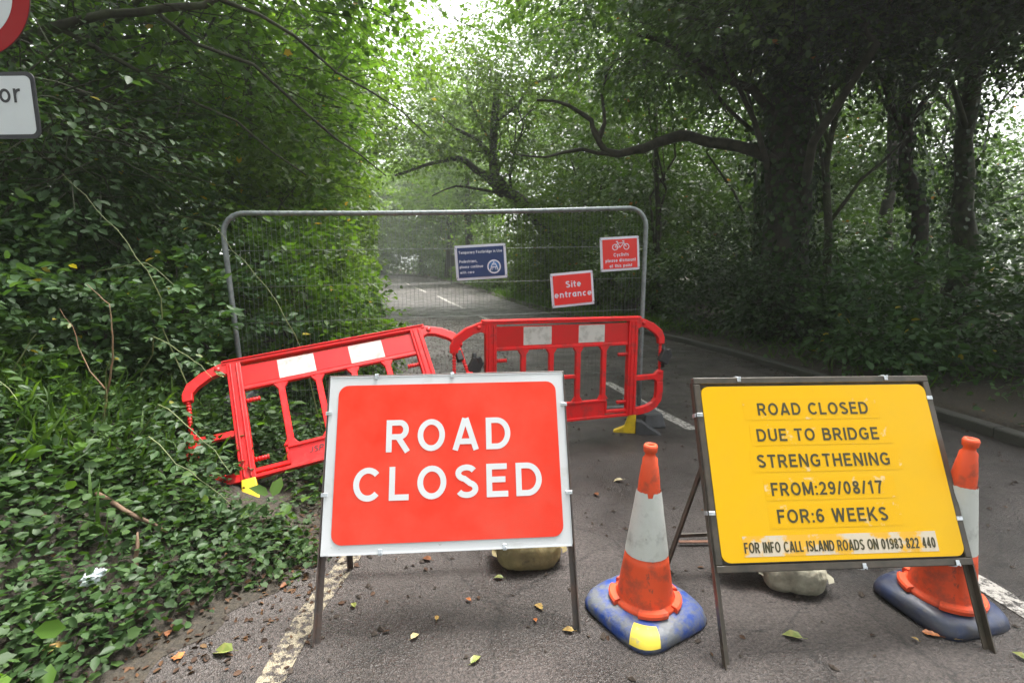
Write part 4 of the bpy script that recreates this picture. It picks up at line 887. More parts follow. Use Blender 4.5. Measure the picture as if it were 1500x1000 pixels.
mb = MB(); cz = fz(.30)
for s in (-1, 1):
    c = fx(.52) + s * .056; r0, r1 = .022, .029; n = 28
    mb.add([(c + r * math.cos(2 * math.pi * i / n), TY, cz + r * math.sin(2 * math.pi * i / n)) for r in (r0, r1) for i in range(n)], [(i, (i + 1) % n, n + (i + 1) % n, n + i) for i in range(n)])
c0 = fx(.52); q = [(-.056, 0), (-.030, .036), (.032, .036), (.056, 0), (-.006, -.004), (-.036, .050), (.028, .052)]
for k, (a, b) in enumerate(((0, 1), (1, 2), (2, 3), (0, 4), (4, 2), (1, 4), (1, 5), (2, 6))): bar2(mb, (c0 + q[a][0], cz + q[a][1]), (c0 + q[b][0], cz + q[b][1]), .006, TY - .0002 * (k + 1))
bar2(mb, (c0 - .048, cz + .050), (c0 - .026, cz + .050), .007, TY - .002); bar2(mb, (c0 + .014, cz + .053), (c0 + .036, cz + .053), .007, TY - .002)
mb.build('bicycle_emblem', LW, t, recalc=False)

# ------------------------------------------------------------------ road sign on a pole, top left
pt = empty('weight_limit_sign', (-2.330, 2.44, 0), R(0), 'round red-ringed road sign above a white plate in the top left corner', 'road sign')
pt.location.z = float(hgt(-2.262, 2.44))
zb = pt.location.z
mb = MB(); mb.tube([(-.40, .08, -.3), (-.40, .08, 3.1 - zb)], .038, 14); mb.build('pole', M['galv'], pt, recalc=False)
zc = 2.694 - zb; Rr = .262
mb = MB(); mb.tube([(0, .0, zc), (0, -.004, zc)], Rr, 64, smooth=False); mb.build('back_disc', M['frame_dark'], pt, recalc=False)
mb = MB(); mb.tube([(0, -.0045, zc), (0, -.0065, zc)], Rr - .002, 64, smooth=False); mb.build('red_ring', M['ring_red'], pt, recalc=False)
mb = MB(); mb.tube([(0, -.007, zc), (0, -.008, zc)], Rr * .72, 56, smooth=False); mb.build('white_disc', M['sign_grey'], pt, recalc=False)
text('7.5T', -.135, .135, zc - .06, zc + .06, M['letter_black'], pt, -.009, .03)
z0, z1 = 2.090 - zb, 2.372 - zb
mb = MB(); mb.prism(rrect(-.432, .232, z0, z1, .035), -.004, 0); mb.build('plate_back', M['letter_black'], pt)
mb = MB(); mb.prism(rrect(-.422, .222, z0 + .010, z1 - .010, .028), -.0050, -.0042); mb.build('plate', M['letter_black'], pt)
mb = MB(); mb.prism(rrect(-.414, .214, z0 + .018, z1 - .018, .024), -.0066, -.0054); mb.build('plate_face', M['sign_grey'], pt)
text('Except for', -.372, .166, z0 + .152, z0 + .232, M['letter_black'], pt, -.0076, .03)
text('access', -.285, .012, z0 + .045, z0 + .120, M['letter_black'], pt, -.0076, .03)
mb = MB()
for z in (zc, z0 + .14): mb.box((-.2, .03, z), (.46, .04, .03))
mb.build('bracket', M['galv'], pt)
#VEGETATION
# ------------------------------------------------------------------ trees
def ground_pt(x, y, dz=-.15): return (x, y, float(hgt(x, y)) + dz)
BK, BG = M['bark'], M['bark_green']
# right-hand side
tree('oak_tree', 'broad ivy-clad oak on the right verge with a long crooked limb over the road', [ground_pt(5.0, 9.5), (4.95, 9.5, 2.5), (4.96, 9.6, 4.6), (4.8, 9.9, 6.6), (4.3, 10.2, 9.5)], .46, .16,
     [(3.6, 9.6, 6.9, 3.0, 3.2, 2.2), (5.5, 9.5, 7.5, 3.5, 3.5, 3.0), (2.6, 11, 8.0, 2.6, 3.0, 2.6), (4.5, 7.5, 6.0, 2.4, 1.8, 1.5), (2.4, 9.3, 5.3, 1.7, 1.4, .8)], 90, 3400, 17, .115, .62, M['oak'], KITE, limbs=13, limb_r=.06, limb_from=.62, barkm=BK, seed=11, ivy=5200, sides=16,
     extra=[([(4.8, 9.45, 3.1), (4.35, 9.4, 3.42), (3.67, 9.3, 3.55), (3.08, 9.3, 3.68), (2.67, 9.3, 3.62), (2.27, 9.2, 3.46), (1.86, 9.2, 3.38), (1.62, 9.2, 3.43), (1.46, 9.2, 3.70), (1.38, 9.2, 3.93), (1.15, 9.2, 4.08), (.80, 9.1, 4.20), (.45, 9, 4.2)], .115, .02),
            ([(1.5, 9.2, 3.62), (1.62, 9.3, 3.9), (1.58, 9.4, 4.4), (1.9, 9.6, 5.1)], .05, .015), ([(1.75, 9.2, 3.38), (1.2, 9.0, 3.42), (.6, 8.9, 3.28), (.1, 8.8, 3.3)], .04, .012),
            ([(4.8, 9.6, 4.0), (4.2, 9.5, 4.5), (3.4, 9.4, 4.75), (2.6, 9.3, 5.2), (2.0, 9.2, 5.3)], .09, .03)], zmin=4.1)
understory = [  # name, label, x, y, trunk bends, r, blobs
 ('hazel_tree', 'thin forked tree just right of the ivy-clad oak', 5.5, 9.0, [(5.40, 9, 2.1), (5.33, 9, 3.6), (5.6, 9.1, 4.6), (6.0, 9.2, 6.0)], .075, [(5.6, 8.6, 5.4, 1.7, 1.6, .9)], [([(5.33, 9, 3.4), (5.1, 9, 4.0), (4.9, 9, 4.9)], .04, .015), ([(5.42, 9, 2.2), (5.9, 9.0, 2.9), (6.6, 9.1, 3.5), (7.3, 9.2, 4.3)], .035, .012)]),
 ('ash_tree', 'slender dark tree with a curved trunk second to the right of the ivy-clad oak', 7.75, 10, [(7.7, 10, 2.5), (7.35, 10, 3.2), (7.25, 10, 4.4), (7.2, 10.1, 7.2)], .16, [(7.3, 9.4, 6.2, 2.2, 2.0, 1.1), (7.0, 10, 8.2, 2.4, 2.4, 1.5)], [([(7.35, 10, 3.6), (6.9, 10, 4.5), (6.6, 10, 5.6)], .06, .02), ([(7.3, 10, 3.9), (7.75, 10, 4.6), (8.2, 10, 5.6)], .06, .02)]),
 ('beech_tree', 'thick straight trunk near the right edge of the wood', 8.75, 10.2, [(8.65, 10.2, 2.5), (8.6, 10.2, 4.4), (8.7, 10.3, 8.2)], .24, [(8.4, 9.3, 6.1, 2.2, 2.0, 1.0), (9, 10, 8.6, 3, 2.6, 1.6)], [([(8.6, 10.2, 3.9), (8.1, 10, 4.6), (7.5, 9.9, 5.0)], .06, .02)]),
 ('holly_tree', 'dark slim trunk at the far right edge of the picture', 8.3, 8.2, [(8.25, 8.2, 2.5), (8.4, 8.2, 4.4), (8.4, 8.3, 7.0)], .12, [(8.0, 7.4, 5.3, 1.9, 1.8, 1.0)], []),
 ('birch_tree', 'tree with light foliage standing deeper in the right-hand wood behind the oak', 7.2, 15, [(7.1, 15, 3), (7.0, 15, 8)], .17, [(7, 15, 9.5, 3.2, 3.0, 2.4)], []),
 ('sycamore_tree', 'tall tree deep in the right-hand wood between two slim trunks', 11.5, 16, [(11.4, 16, 4), (11.2, 16, 9)], .22, [(11.5, 16, 10.5, 3.6, 3.4, 2.2)], []),
 ('cherry_tree', 'slanting tree deep in the right-hand wood near the picture edge', 14.5, 17, [(14.2, 17, 4), (13.4, 17, 9)], .18, [(14, 17, 10.3, 3.6, 3.4, 2.4)], []),
 ('alder_tree', 'small tree behind the curved limb of the oak', 4.2, 15, [(4.2, 15, 2.6), (4.0, 15, 6)], .12, [(4.0, 15, 5.6, 2.2, 2.2, 2.0), (3.8, 14.5, 8.6, 2.8, 2.4, 2.2)], []),
]
for i, (nm, lb, x, y, tr, r, bl, ex) in enumerate(understory):
    ns = 520 if y < 12 else 420
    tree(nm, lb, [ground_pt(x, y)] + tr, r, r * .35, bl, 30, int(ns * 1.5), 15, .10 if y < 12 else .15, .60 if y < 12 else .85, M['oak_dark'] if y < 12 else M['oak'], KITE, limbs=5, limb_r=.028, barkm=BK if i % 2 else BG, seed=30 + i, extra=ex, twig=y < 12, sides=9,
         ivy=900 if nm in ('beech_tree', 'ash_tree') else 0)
# canopy that shades the right side and overhangs the top of the picture
tree('lime_tree', 'tree on the near right verge whose boughs hang over the top right corner', [ground_pt(6.9, 4.6), (6.9, 4.7, 3), (6.6, 5.0, 5.5), (6.2, 5.4, 8.5)], .3, .1,
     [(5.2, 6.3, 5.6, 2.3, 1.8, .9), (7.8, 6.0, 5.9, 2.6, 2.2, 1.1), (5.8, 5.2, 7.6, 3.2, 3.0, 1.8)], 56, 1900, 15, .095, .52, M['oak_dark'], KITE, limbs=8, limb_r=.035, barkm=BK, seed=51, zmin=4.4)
# centre and far trees, along the bend of the road
tree('oak_tree', 'crooked oak leaning over the road from the right at the centre of the picture', [ground_pt(2.5, 22.2), (1.9, 21.8, 2.6), (.5, 20.8, 3.9), (-.2, 20, 4.35), (-.57, 20, 4.8), (-.63, 20, 5.8), (-.4, 20.2, 8.5)], .34, .12,
     [(-1.6, 20, 7.3, 2.8, 2.6, 1.5), (.8, 20.5, 8.6, 3.0, 2.8, 2.2), (-3.2, 20, 6.2, 2.2, 2.2, .9), (2.3, 20, 6.0, 2.2, 2.2, 1.6), (2.2, 20.5, 10.2, 2.8, 2.6, 1.8), (.3, 19.0, 3.9, 1.5, .8, 1.2), (-1.9, 19.3, 5.2, 1.6, 1, .7)], 80, 1750, 15, .15, .80, M['hedge'], KITE, limbs=12, limb_r=.05, limb_from=.55, barkm=BK, seed=61,
     extra=[([(-.25, 20, 4.15), (-.57, 20, 4.5), (-1.33, 20, 5.1), (-1.9, 20, 5.5), (-2.5, 20, 5.4), (-3.2, 20, 5.25), (-4.3, 20, 4.9)], .17, .04), ([(-.6, 20, 5.5), (-1.18, 20, 6.13), (-1.93, 20, 6.5), (-2.6, 20, 7.1)], .10, .03), ([(-.35, 20, 4.2), (-1.2, 19.8, 4.35), (-2.0, 19.7, 4.45), (-2.9, 19.7, 4.1)], .07, .02)], twig=False, sides=12, zmin=2.3)
far = [
 ('oak_tree', 'bushy oak at the right of the far bend behind the crooked oak', 3.6, 26, 13, 4.2, 'oak'),
 ('ash_tree', 'tall pale tree rising right of the top centre beyond the crooked oak', 3.4, 35, 16, 4.6, 'hedge'),
 ('beech_tree', 'tall tree right of the pale central tree beyond the bend', 6.5, 33, 16, 5.0, 'hedge'),
 ('elm_tree', 'rounded tree to the right in the distance behind the mesh fence', 9.5, 25, 12, 4.0, 'oak'),
 ('oak_tree', 'tall distant tree right of the far road behind the blue sign', -3.6, 46, 18, 4.6, 'hedge'),
 ('lime_tree', 'distant tree just left of the tall one behind the blue sign', -7.4, 62, 23, 5.4, 'hedge'),
 ('chestnut_tree', 'farthest tree that closes the end of the road', -22, 78, 17, 7, 'hedge'),
 ('poplar_tree', 'distant tree left of the farthest stretch of road', -25, 62, 15, 5.5, 'hedge'),
 ('willow_tree', 'pale tree left of the far road where the hedge ends', -16.5, 46, 14, 4.6, 'hedge'),
 ('maple_tree', 'light green tree on the left bank in the middle distance', -11.5, 33, 13, 4.2, 'hedge'),
 ('thorn_tree', 'bushy tree on the left bank behind the maple', -8.6, 23, 9.5, 3.4, 'hedge'),
 ('ash_tree', 'tall far tree standing where the road bends out of sight', -9.0, 76, 19, 6.5, 'hedge'),
 ('oak_tree', 'wide far tree behind the end of the road', -16.5, 97, 22, 8.5, 'hedge'),
 ('elm_tree', 'farthest tall tree beyond the end of the road on the left', -27, 110, 24, 9.5, 'hedge'),
 ('elder_tree', 'low-crowned tree behind the crooked limb of the big oak', 5.4, 20.5, 8.5, 3.2, 'oak'),
 ('holly_tree', 'low-crowned tree seen between the big oak and the slim trunks', 10, 23, 9, 3.8, 'oak'),
 ('beech_tree', 'leafy tree closing the wood behind the far right trunks', 15.5, 18.5, 11, 4.0, 'oak'),
 ('yew_tree', 'dark tree up the left bank behind the brambles', -11.5, 14, 8.5, 3.4, 'oak'),
 ('cedar_tree', 'tree high on the left bank beyond the dark one', -16, 21, 10, 4.2, 'oak'),
 ('plane_tree', 'bushy tree filling the wood behind the slim right-hand trunks', 11, 20, 9, 3.6, 'oak'),
 ('rowan_tree', 'wide tree on the right beyond the deep wood', 16, 27, 11, 4.6, 'oak'),
 ('hornbeam_tree', 'far tree closing the gap behind the right-hand trunks', 25, 33, 12, 5.5, 'oak'),
]
for i, (nm, lb, x, y, h, w, mk) in enumerate(far):
    z0 = float(hgt(x, y)); rr = random.Random(i)
    bl = [(x, y, z0 + h * .55, w * .85, w * .8, h * .30), (x + rr.uniform(-1, 1), y, z0 + h * .80, w * .62, w * .6, h * .20), (x + rr.uniform(-2, 2), y - w * .3, z0 + h * .33, w * .75, w * .6, h * .16)]
    tree(nm, lb, [ground_pt(x, y), (x + rr.uniform(-.3, .3), y, z0 + h * .35), (x + rr.uniform(-.6, .6), y, z0 + h * .8)], .2 + h * .012, .06, bl, 60, int(620 + 28 * w * 10 / 4), 15, .0055 * y + .06, .95 + y * .008, M[mk], KITE, limbs=7, limb_r=.05, barkm=BK, seed=80 + i, twig=False, droop=.15)
# left-hand side
tree('maple_tree', 'maple on the left bank whose long bare bough crosses the top left of the picture', [ground_pt(-5.3, 5.4), (-5.2, 5.3, 2.6), (-5.1, 5.4, 4.8), (-4.9, 5.8, 8.5)], .17, .06,
     [(-3.6, 6.6, 4.2, 1.5, 1.6, 1.2), (-3.0, 6.4, 5.4, 1.6, 1.9, 1.0), (-5.2, 6.4, 4.6, 2.0, 1.8, 1.5), (-4.4, 7.4, 6.6, 2.0, 2.0, .9)], 60, 1250, 13, .095, .55, M['maple'], MAPLE, limbs=14, limb_r=.035, barkm=BG, seed=71,
     extra=[([(-5.2, 4.9, 3.1), (-4.4, 4.7, 3.35), (-3.92, 4.6, 3.42), (-3.51, 4.6, 3.54), (-3.05, 4.6, 3.59), (-2.49, 4.6, 3.64), (-2.2, 4.6, 3.78), (-1.8, 4.7, 4.1)], .055, .018),
            ([(-3.7, 4.6, 3.48), (-3.2, 5.0, 3.2), (-2.7, 5.4, 2.95), (-2.2, 5.8, 2.5)], .022, .008), ([(-2.9, 4.6, 3.6), (-2.4, 5.2, 3.4), (-1.9, 5.9, 2.9), (-1.5, 6.5, 2.6)], .020, .007),
            ([(-2.35, 4.6, 3.68), (-2.0, 5.2, 3.65), (-1.5, 6.0, 3.4), (-1.0, 6.8, 3.1)], .020, .007), ([(-4.1, 4.65, 3.4), (-3.7, 5.0, 3.0), (-3.3, 5.6, 2.5)], .02, .008)])
tree('hawthorn_tree', 'dense small-leaved tree on the left bank behind the fence end', [ground_pt(-4.3, 8.6), (-4.1, 8.6, 2.4), (-3.9, 8.7, 6.0)], .12, .04, [(-3.7, 8.8, 3.8, 1.3, 1.9, 1.5), (-3.8, 9.2, 5.6, 1.4, 1.6, 1.0), (-5.2, 8.6, 4.2, 1.5, 1.6, 1.4)], 44, 620, 16, .105, .55, M['maple'], OVATE, limbs=16, limb_r=.03, barkm=BG, seed=72)
tree('field_maple_tree', 'light green tree overhanging the left side of the road past the fence', [ground_pt(-5.5, 13.5), (-5.3, 13.4, 3), (-4.8, 13.2, 7.5)], .16, .05, [(-4.5, 13.2, 4.6, 1.8, 2.2, 1.9), (-4.2, 13.4, 7.4, 2.2, 2.3, 1.5), (-6.5, 13, 5.8, 2.2, 2.2, 2.6)], 52, 900, 16, .14, .68, M['hedge'], OVATE, limbs=18, limb_r=.04, barkm=BG, seed=73, twig=False)
tree('elder_tree', 'tree on the left bank further along in front of the bend', [ground_pt(-7.4, 18), (-7.2, 18, 3.2), (-6.6, 17.8, 8)], .17, .05, [(-6.4, 17.8, 4.6, 1.9, 2.4, 2.4), (-6.2, 18, 7.4, 2.2, 2.4, 1.3), (-9, 18, 6.4, 2.6, 2.4, 3.0)], 52, 900, 15, .17, .8, M['hedge'], KITE, limbs=16, limb_r=.04, barkm=BG, seed=74, twig=False)
tree('sycamore_tree', 'tall dark tree high on the left bank behind the road sign', [ground_pt(-7.2, 9.5), (-7.1, 9.5, 4), (-6.6, 9.4, 9)], .24, .08, [(-7, 9.4, 5.6, 2.6, 2.2, 2.4), (-6.6, 9.6, 9.2, 2.2, 2.4, 1.6), (-9.5, 10, 6, 2.5, 2.4, 3.0)], 46, 560, 15, .16, .75, M['oak'], KITE, limbs=16, limb_r=.05, barkm=BK, seed=75, twig=False)
tree('hazel_tree', 'near tree on the left bank behind the white plate with drooping leaf sprays', [ground_pt(-4.4, 3.6), (-4.2, 3.7, 2.2), (-3.9, 3.9, 3.8), (-3.4, 4.2, 5.2)], .07, .02, [(-3.7, 4.3, 2.6, .9, .8, .7), (-3.6, 4.4, 4.1, 1.1, .9, .6), (-4.6, 4.0, 3.3, .9, .9, .9)], 30, 420, 13, .07, .40, M['bramble'], OVATE, limbs=8, limb_r=.014, barkm=BG, seed=76)

# wood behind the photographer: unseen boughs added over both verges to shade the signs
back = [('oak_tree', 'unseen oak added for shade behind the photographer on the right verge', 6.5, -5, 4.0), ('beech_tree', 'unseen beech added for shade behind the photographer on the left bank', -4.6, -3.0, 3.8), ('lime_tree', 'unseen lime added for shade farther behind the photographer on the right', 6.2, -10, 5), ('ash_tree', 'unseen ash added for shade farther behind the photographer on the left', -5.5, -10, 5)]
for i, (nm, lb, x, y, w) in enumerate(back):
    tree(nm, lb, [ground_pt(x, y), (x, y, 4), (x, y, 9)], .3, .1, [(x * .80, y, 7.5, w, w, 2.6), (x * .9, y, 10, w * .9, w, 2.4)], 40, 650, 14, .20, .9, M['oak'], KITE, limbs=10, limb_r=.06, barkm=BK, seed=400 + i, twig=False, zmin=4.6)

# ------------------------------------------------------------------ shrubs and hedges
def shrub(name, label, x, y, w, d, h, n, size, slen, m, tmpl=KITE, per=14, seed=1, flat=.4, lean=(0, 0), group=None, stems=9):
    z = float(hgt(x, y)); rnd = random.Random(seed)
    t = empty(name, (x, y, z), 0, label, 'shrub', group)
    bl = [(lean[0], lean[1], h * .50, w * .5, d * .5, h * .46), (lean[0] * .5, lean[1] * .5, h * .25, w * .55, d * .55, h * .26)]
    O, D, L, cc = crown_sprays(bl, max(10, n // 14), n, slen, sig=.28, up=.15)
    O[:, 2] = np.abs(O[:, 2])
    p, dd, nn, s = spray_leaves(O, D, L, per, size, flat=flat, droop=.3)
    var = np.clip(np.repeat(rng.normal(.5, .17, n), per) + rng.normal(0, .16, n * per), 0, .965); odd = rng.random(len(var)) < .004; var[odd] = 1
    W = p + np.array([x, y, z]); k = (p[:, 2] > -.1) & (np.linalg.norm(W - np.array([0, 0, 1.5]), axis=1) > 1.9)
    # growth keeps off the carriageway: clipped by traffic
    k &= (W[:, 0] < XL(W[:, 1]) + np.where(W[:, 1] > 7, -.30, .25) + .30 * rng.random(len(W)) - .1) | (W[:, 0] > XR(W[:, 1]) + .12 + .25 * rng.random(len(W))) | (W[:, 2] > 3.9) | (W[:, 1] > 95)
    # and off the fence panel, the sign plates and the barriers
    q = (W - np.array(FO)); fd = q @ np.array([-FU.y, FU.x, 0]); fu = q @ np.array(FU)
    k &= ~((fu > -.1) & (fu < 3.8) & (np.abs(fd) < .16) & (W[:, 2] < 2.15)) & ~((fu > .1) & (fd < 0) & (fd > -2.5) & (W[:, 1] < 4.6) & (W[:, 0] > -2.5))
    k &= ~((W[:, 1] < 3.1) & (W[:, 0] < -1.7) & (W[:, 2] > 1.75))
    leaf_mesh('foliage', tmpl, p[k], dd[k], nn[k], s[k], m, t, var[k], 0)
    mb = MB()
    for i in range(stems):
        c = cc[rnd.randrange(len(cc))]; a = Vector((rnd.gauss(0, .12) * w, rnd.gauss(0, .12) * d, -.05)); b = Vector((float(c[0]), float(c[1]), abs(float(c[2]))))
        mb.tube(wig(a, b, 5, .05, rnd, .08), [.018 * (1 - .14 * j) for j in range(6)], 4, cap=False)
    mb.build('stems', M['bark'], t, recalc=False)
    return t
HM = M['hedge']; BR = M['bramble']
shrubs = [
 ('elder_shrub', 'tall shrub in the left thicket seen past the fence corner', -6.0, 9.6, 2.6, 2.4, 4.0, 440, .11, .5, M['oak'], KITE, 15),
 ('thorn_shrub', 'big shrub deep in the left thicket behind the tall one', -8.8, 14.0, 4.0, 3.4, 5.2, 460, .15, .65, M['oak'], KITE, 15),
 ('hazel_shrub', 'bright shrub on the right verge in front of the crooked oak', 1.9, 20.4, 2.8, 2.2, 4.6, 620, .13, .6, HM, KITE, 15),
 ('maple_shrub', 'bushy shrub on the right verge left of the crooked oak', .9, 23.6, 2.8, 2.6, 4.8, 560, .15, .65, HM, KITE, 15),
 ('thorn_shrub', 'shrub along the right side of the far road before the tall trees', -1.6, 37.5, 4.5, 5, 5.0, 480, .20, .9, HM, KITE, 15),
 ('far_shrub', 'far shrub on the right of the road just before it bends away', -8.0, 66, 6, 8, 6.5, 440, .32, 1.3, M['oak'], KITE, 15),
 ('far_shrub', 'dark shrub closing the road where it bends out of sight', -13.5, 85, 9, 8, 8, 460, .40, 1.7, M['oak'], KITE, 15),
 ('far_shrub', 'broad shrub behind the very end of the visible road', -21, 104, 14, 9, 9, 480, .5, 2.1, M['oak'], KITE, 15),
 ('far_shrub', 'shrub farthest left beyond the end of the road', -33, 112, 16, 9, 10, 460, .55, 2.3, HM, KITE, 15),
 ('bay_shrub', 'dark leafy shrub filling the wood behind the crooked limb', 4.4, 17.6, 3.6, 2.6, 5.4, 520, .14, .6, M['oak'], KITE, 15),
 ('laurel_shrub', 'tall dark shrub between the big oak and the slim trunks', 8.0, 17.5, 4.2, 2.8, 5.4, 520, .15, .65, M['oak'], KITE, 15),
 ('laurel_shrub', 'dark shrub high on the left bank behind the thorn shrub', -6.6, 7.4, 2.6, 2.2, 3.2, 420, .10, .5, M['oak'], OVATE, 14),
 ('yew_shrub', 'tall dark shrub deep on the left bank', -9.4, 10.5, 3.4, 3.0, 4.4, 440, .13, .6, M['oak'], KITE, 15),
 ('holly_shrub', 'dark shrub at the far left of the bank behind the near tree', -7.4, 5.2, 2.6, 2.4, 3.0, 380, .10, .5, M['oak'], OVATE, 14),
 ('bramble_bush', 'bramble thicket behind the tipped barrier, left of the fence end', -2.95, 4.55, 1.5, 1.3, 1.15, 330, .075, .32, BR, OVATE, 14),
 ('bramble_bush', 'bramble thicket at the left edge of the picture above the ivy', -3.9, 3.2, 1.6, 1.4, .85, 300, .07, .32, BR, OVATE, 14),
 ('bramble_bush', 'mounded brambles between the thin red stems and the barrier', -2.95, 3.75, .9, .8, .7, 190, .062, .28, BR, OVATE, 14),
 ('hawthorn_shrub', 'dense shrub directly behind the left end of the mesh fence', -2.3, 5.6, 1.5, 1.5, 1.9, 420, .075, .36, M['maple'], OVATE, 15),
 ('privet_shrub', 'low bright shrub at the road edge seen through the mesh fence', -2.0, 7.0, 1.5, 1.6, 1.5, 380, .08, .36, HM, OVATE, 15),
 ('hazel_shrub', 'tall leafy shrub in the left hedge a little past the fence', -3.0, 7.2, 1.7, 1.8, 3.1, 480, .085, .42, HM, OVATE, 15),
 ('dogwood_shrub', 'yellowish green shrub nosing over the gritty road edge', -2.75, 9.6, 1.9, 2.2, 1.7, 460, .09, .42, HM, OVATE, 15),
 ('blackthorn_shrub', 'tall shrub in the left hedge halfway to the bend', -4.0, 10.2, 2.0, 2.2, 3.6, 480, .10, .5, HM, KITE, 15),
 ('elder_shrub', 'rounded shrub at the left road edge before the bend', -4.2, 13.4, 2.3, 2.6, 2.8, 480, .11, .5, HM, KITE, 15),
 ('hedge_shrub', 'full shrub reaching to the road where the verge juts out', -5.3, 17.5, 2.6, 3.2, 3.2, 460, .13, .6, HM, KITE, 15),
 ('spindle_shrub', 'shrub left of the far road in front of the bend', -7.4, 23, 3.0, 4.0, 3.8, 440, .16, .7, HM, KITE, 15),
 ('willow_shrub', 'wide shrub left of the far road at the start of the bend', -11.2, 31, 4.0, 6.0, 4.6, 440, .20, .9, HM, KITE, 15),
 ('far_shrub', 'farthest shrub on the left of the road', -19.5, 51, 6, 9, 6, 460, .30, 1.3, HM, KITE, 15),
 ('thorn_shrub', 'shrub high on the left bank behind the brambles', -4.6, 5.9, 2.0, 1.8, 2.4, 420, .085, .42, BR, OVATE, 14),
 ('ivy_shrub', 'dark shrub at the left edge under the white plate', -5.0, 4.3, 1.6, 1.6, 2.0, 360, .085, .4, BR, OVATE, 14),
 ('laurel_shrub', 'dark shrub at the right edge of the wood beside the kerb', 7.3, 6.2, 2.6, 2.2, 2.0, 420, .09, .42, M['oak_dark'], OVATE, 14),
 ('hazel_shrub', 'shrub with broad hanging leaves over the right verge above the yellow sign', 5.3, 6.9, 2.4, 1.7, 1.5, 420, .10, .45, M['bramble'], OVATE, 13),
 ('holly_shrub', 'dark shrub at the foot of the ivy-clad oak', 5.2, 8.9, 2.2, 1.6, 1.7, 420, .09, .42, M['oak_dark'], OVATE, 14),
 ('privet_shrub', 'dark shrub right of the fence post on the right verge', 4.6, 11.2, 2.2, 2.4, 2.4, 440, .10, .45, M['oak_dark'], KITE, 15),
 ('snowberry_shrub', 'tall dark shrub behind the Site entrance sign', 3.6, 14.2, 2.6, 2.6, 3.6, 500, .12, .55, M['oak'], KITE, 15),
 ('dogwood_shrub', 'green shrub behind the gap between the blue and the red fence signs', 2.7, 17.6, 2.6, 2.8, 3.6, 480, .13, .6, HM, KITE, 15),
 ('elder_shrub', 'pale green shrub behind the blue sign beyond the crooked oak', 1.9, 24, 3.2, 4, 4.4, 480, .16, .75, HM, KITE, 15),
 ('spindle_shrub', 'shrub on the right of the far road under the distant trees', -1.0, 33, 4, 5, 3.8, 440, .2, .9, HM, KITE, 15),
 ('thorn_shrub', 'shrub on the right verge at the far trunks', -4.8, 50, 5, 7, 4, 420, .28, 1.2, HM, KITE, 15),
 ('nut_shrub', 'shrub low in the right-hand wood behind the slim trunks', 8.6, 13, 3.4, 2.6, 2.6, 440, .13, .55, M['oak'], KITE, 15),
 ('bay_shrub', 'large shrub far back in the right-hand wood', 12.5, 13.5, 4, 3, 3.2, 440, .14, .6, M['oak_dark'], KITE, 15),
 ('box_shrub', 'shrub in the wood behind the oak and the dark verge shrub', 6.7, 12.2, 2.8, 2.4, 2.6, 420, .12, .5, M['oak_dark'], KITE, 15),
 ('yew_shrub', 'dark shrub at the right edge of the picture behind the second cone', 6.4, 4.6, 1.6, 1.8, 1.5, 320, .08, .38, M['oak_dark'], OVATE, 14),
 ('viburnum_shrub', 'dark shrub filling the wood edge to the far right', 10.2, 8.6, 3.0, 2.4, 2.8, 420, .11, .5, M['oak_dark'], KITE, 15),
]
for i, (nm, lb, x, y, w, d, h, n, sz, sl, m_, tm, pr) in enumerate(shrubs + [('guelder_shrub', 'leafy shrub hiding the foot of the crooked oak behind the blue sign', 1.9, 18.8, 2.6, 1.8, 4.6, 560, .12, .55, HM, KITE, 15)]):
    shrub(nm, lb, x, y, w, d, h, n, sz, sl, m_, tm, pr, seed=200 + i)

# far woodland that closes the view, reads as one mass
def far_wood():
    n = 6500; a = rng.uniform(-1.1, 1.1, n); r = rng.uniform(34, 90, n)
    x = np.sin(a) * r; y = np.cos(a) * r
    ok = (x < XL(y) - 2.5) | (x > XR(y) + 2.5) | (y > 84); x, y, r = x[ok], y[ok], r[ok]; n = len(x)
    top = np.where(x > 6, 1.5 + .135 * r, np.where(x < -.55 * y, .24 * r, 2 + .33 * r)) + .04 * r * vnoise(x * .2, y * .15); z = rng.random(n) ** .8 * top
    O = np.stack([x, y, z + hgt(x, y)], 1); D = rng.normal(0, 1, (n, 3)); D[:, 2] *= .3
    p, d, nn, s = spray_leaves(O, D, .022 * r * 1.5 * (.7 + .6 * rng.random(n)), 16, 1.0)
    s = s * np.repeat(.0078 * r, 16)
    o = leaf_mesh('far_wood', KITE, p, d, nn, s, M['oak'], None, np.clip(rng.normal(.5, .2, len(p)), 0, .96), 0); tag(o, 'distant woodland closing the view behind the trees', kind='stuff')
far_wood()

# ------------------------------------------------------------------ ground cover
def scatter(n, x0, x1, y0, y1, f):
    x = rng.uniform(x0, x1, n); y = rng.uniform(y0, y1, n); k = rng.random(n) < f(x, y); return x[k], y[k]
def cover(name, x, y, tmpl, size, m, zr=(.01, .12), flat=.4, kind='stuff', label=None, lift=0.0, up=.25, varm=.5):
    n = len(x); z = hgt(x, y) + zr[0] + (zr[1] - zr[0]) * rng.random(n) ** 1.3; z = np.maximum(z, .006)
    d = rng.normal(0, 1, (n, 3)); d[:, 2] = rng.normal(lift, up, n); nn = rng.normal(0, flat, (n, 3)); nn[:, 2] += 1
    o = leaf_mesh(name, tmpl, np.stack([x, y, z], 1), d, nn, size * (.55 + .75 * rng.random(n)), m, None, np.clip(rng.normal(varm, .22, n), 0, .965) + (rng.random(n) < .006) * .05, 0)
    return tag(o, label, kind=kind)
ivy_d = lambda x, y: np.clip((XL(y) - x + .10 + .26 * vnoise(x * 3, y * 3)) / .30, 0, 1) * np.clip((vnoise(x * 2.3 + 1, y * 2.7) + 1.1) * .9, .35, 1) * (np.hypot(x + 1.57, y - 3.02) > .20)
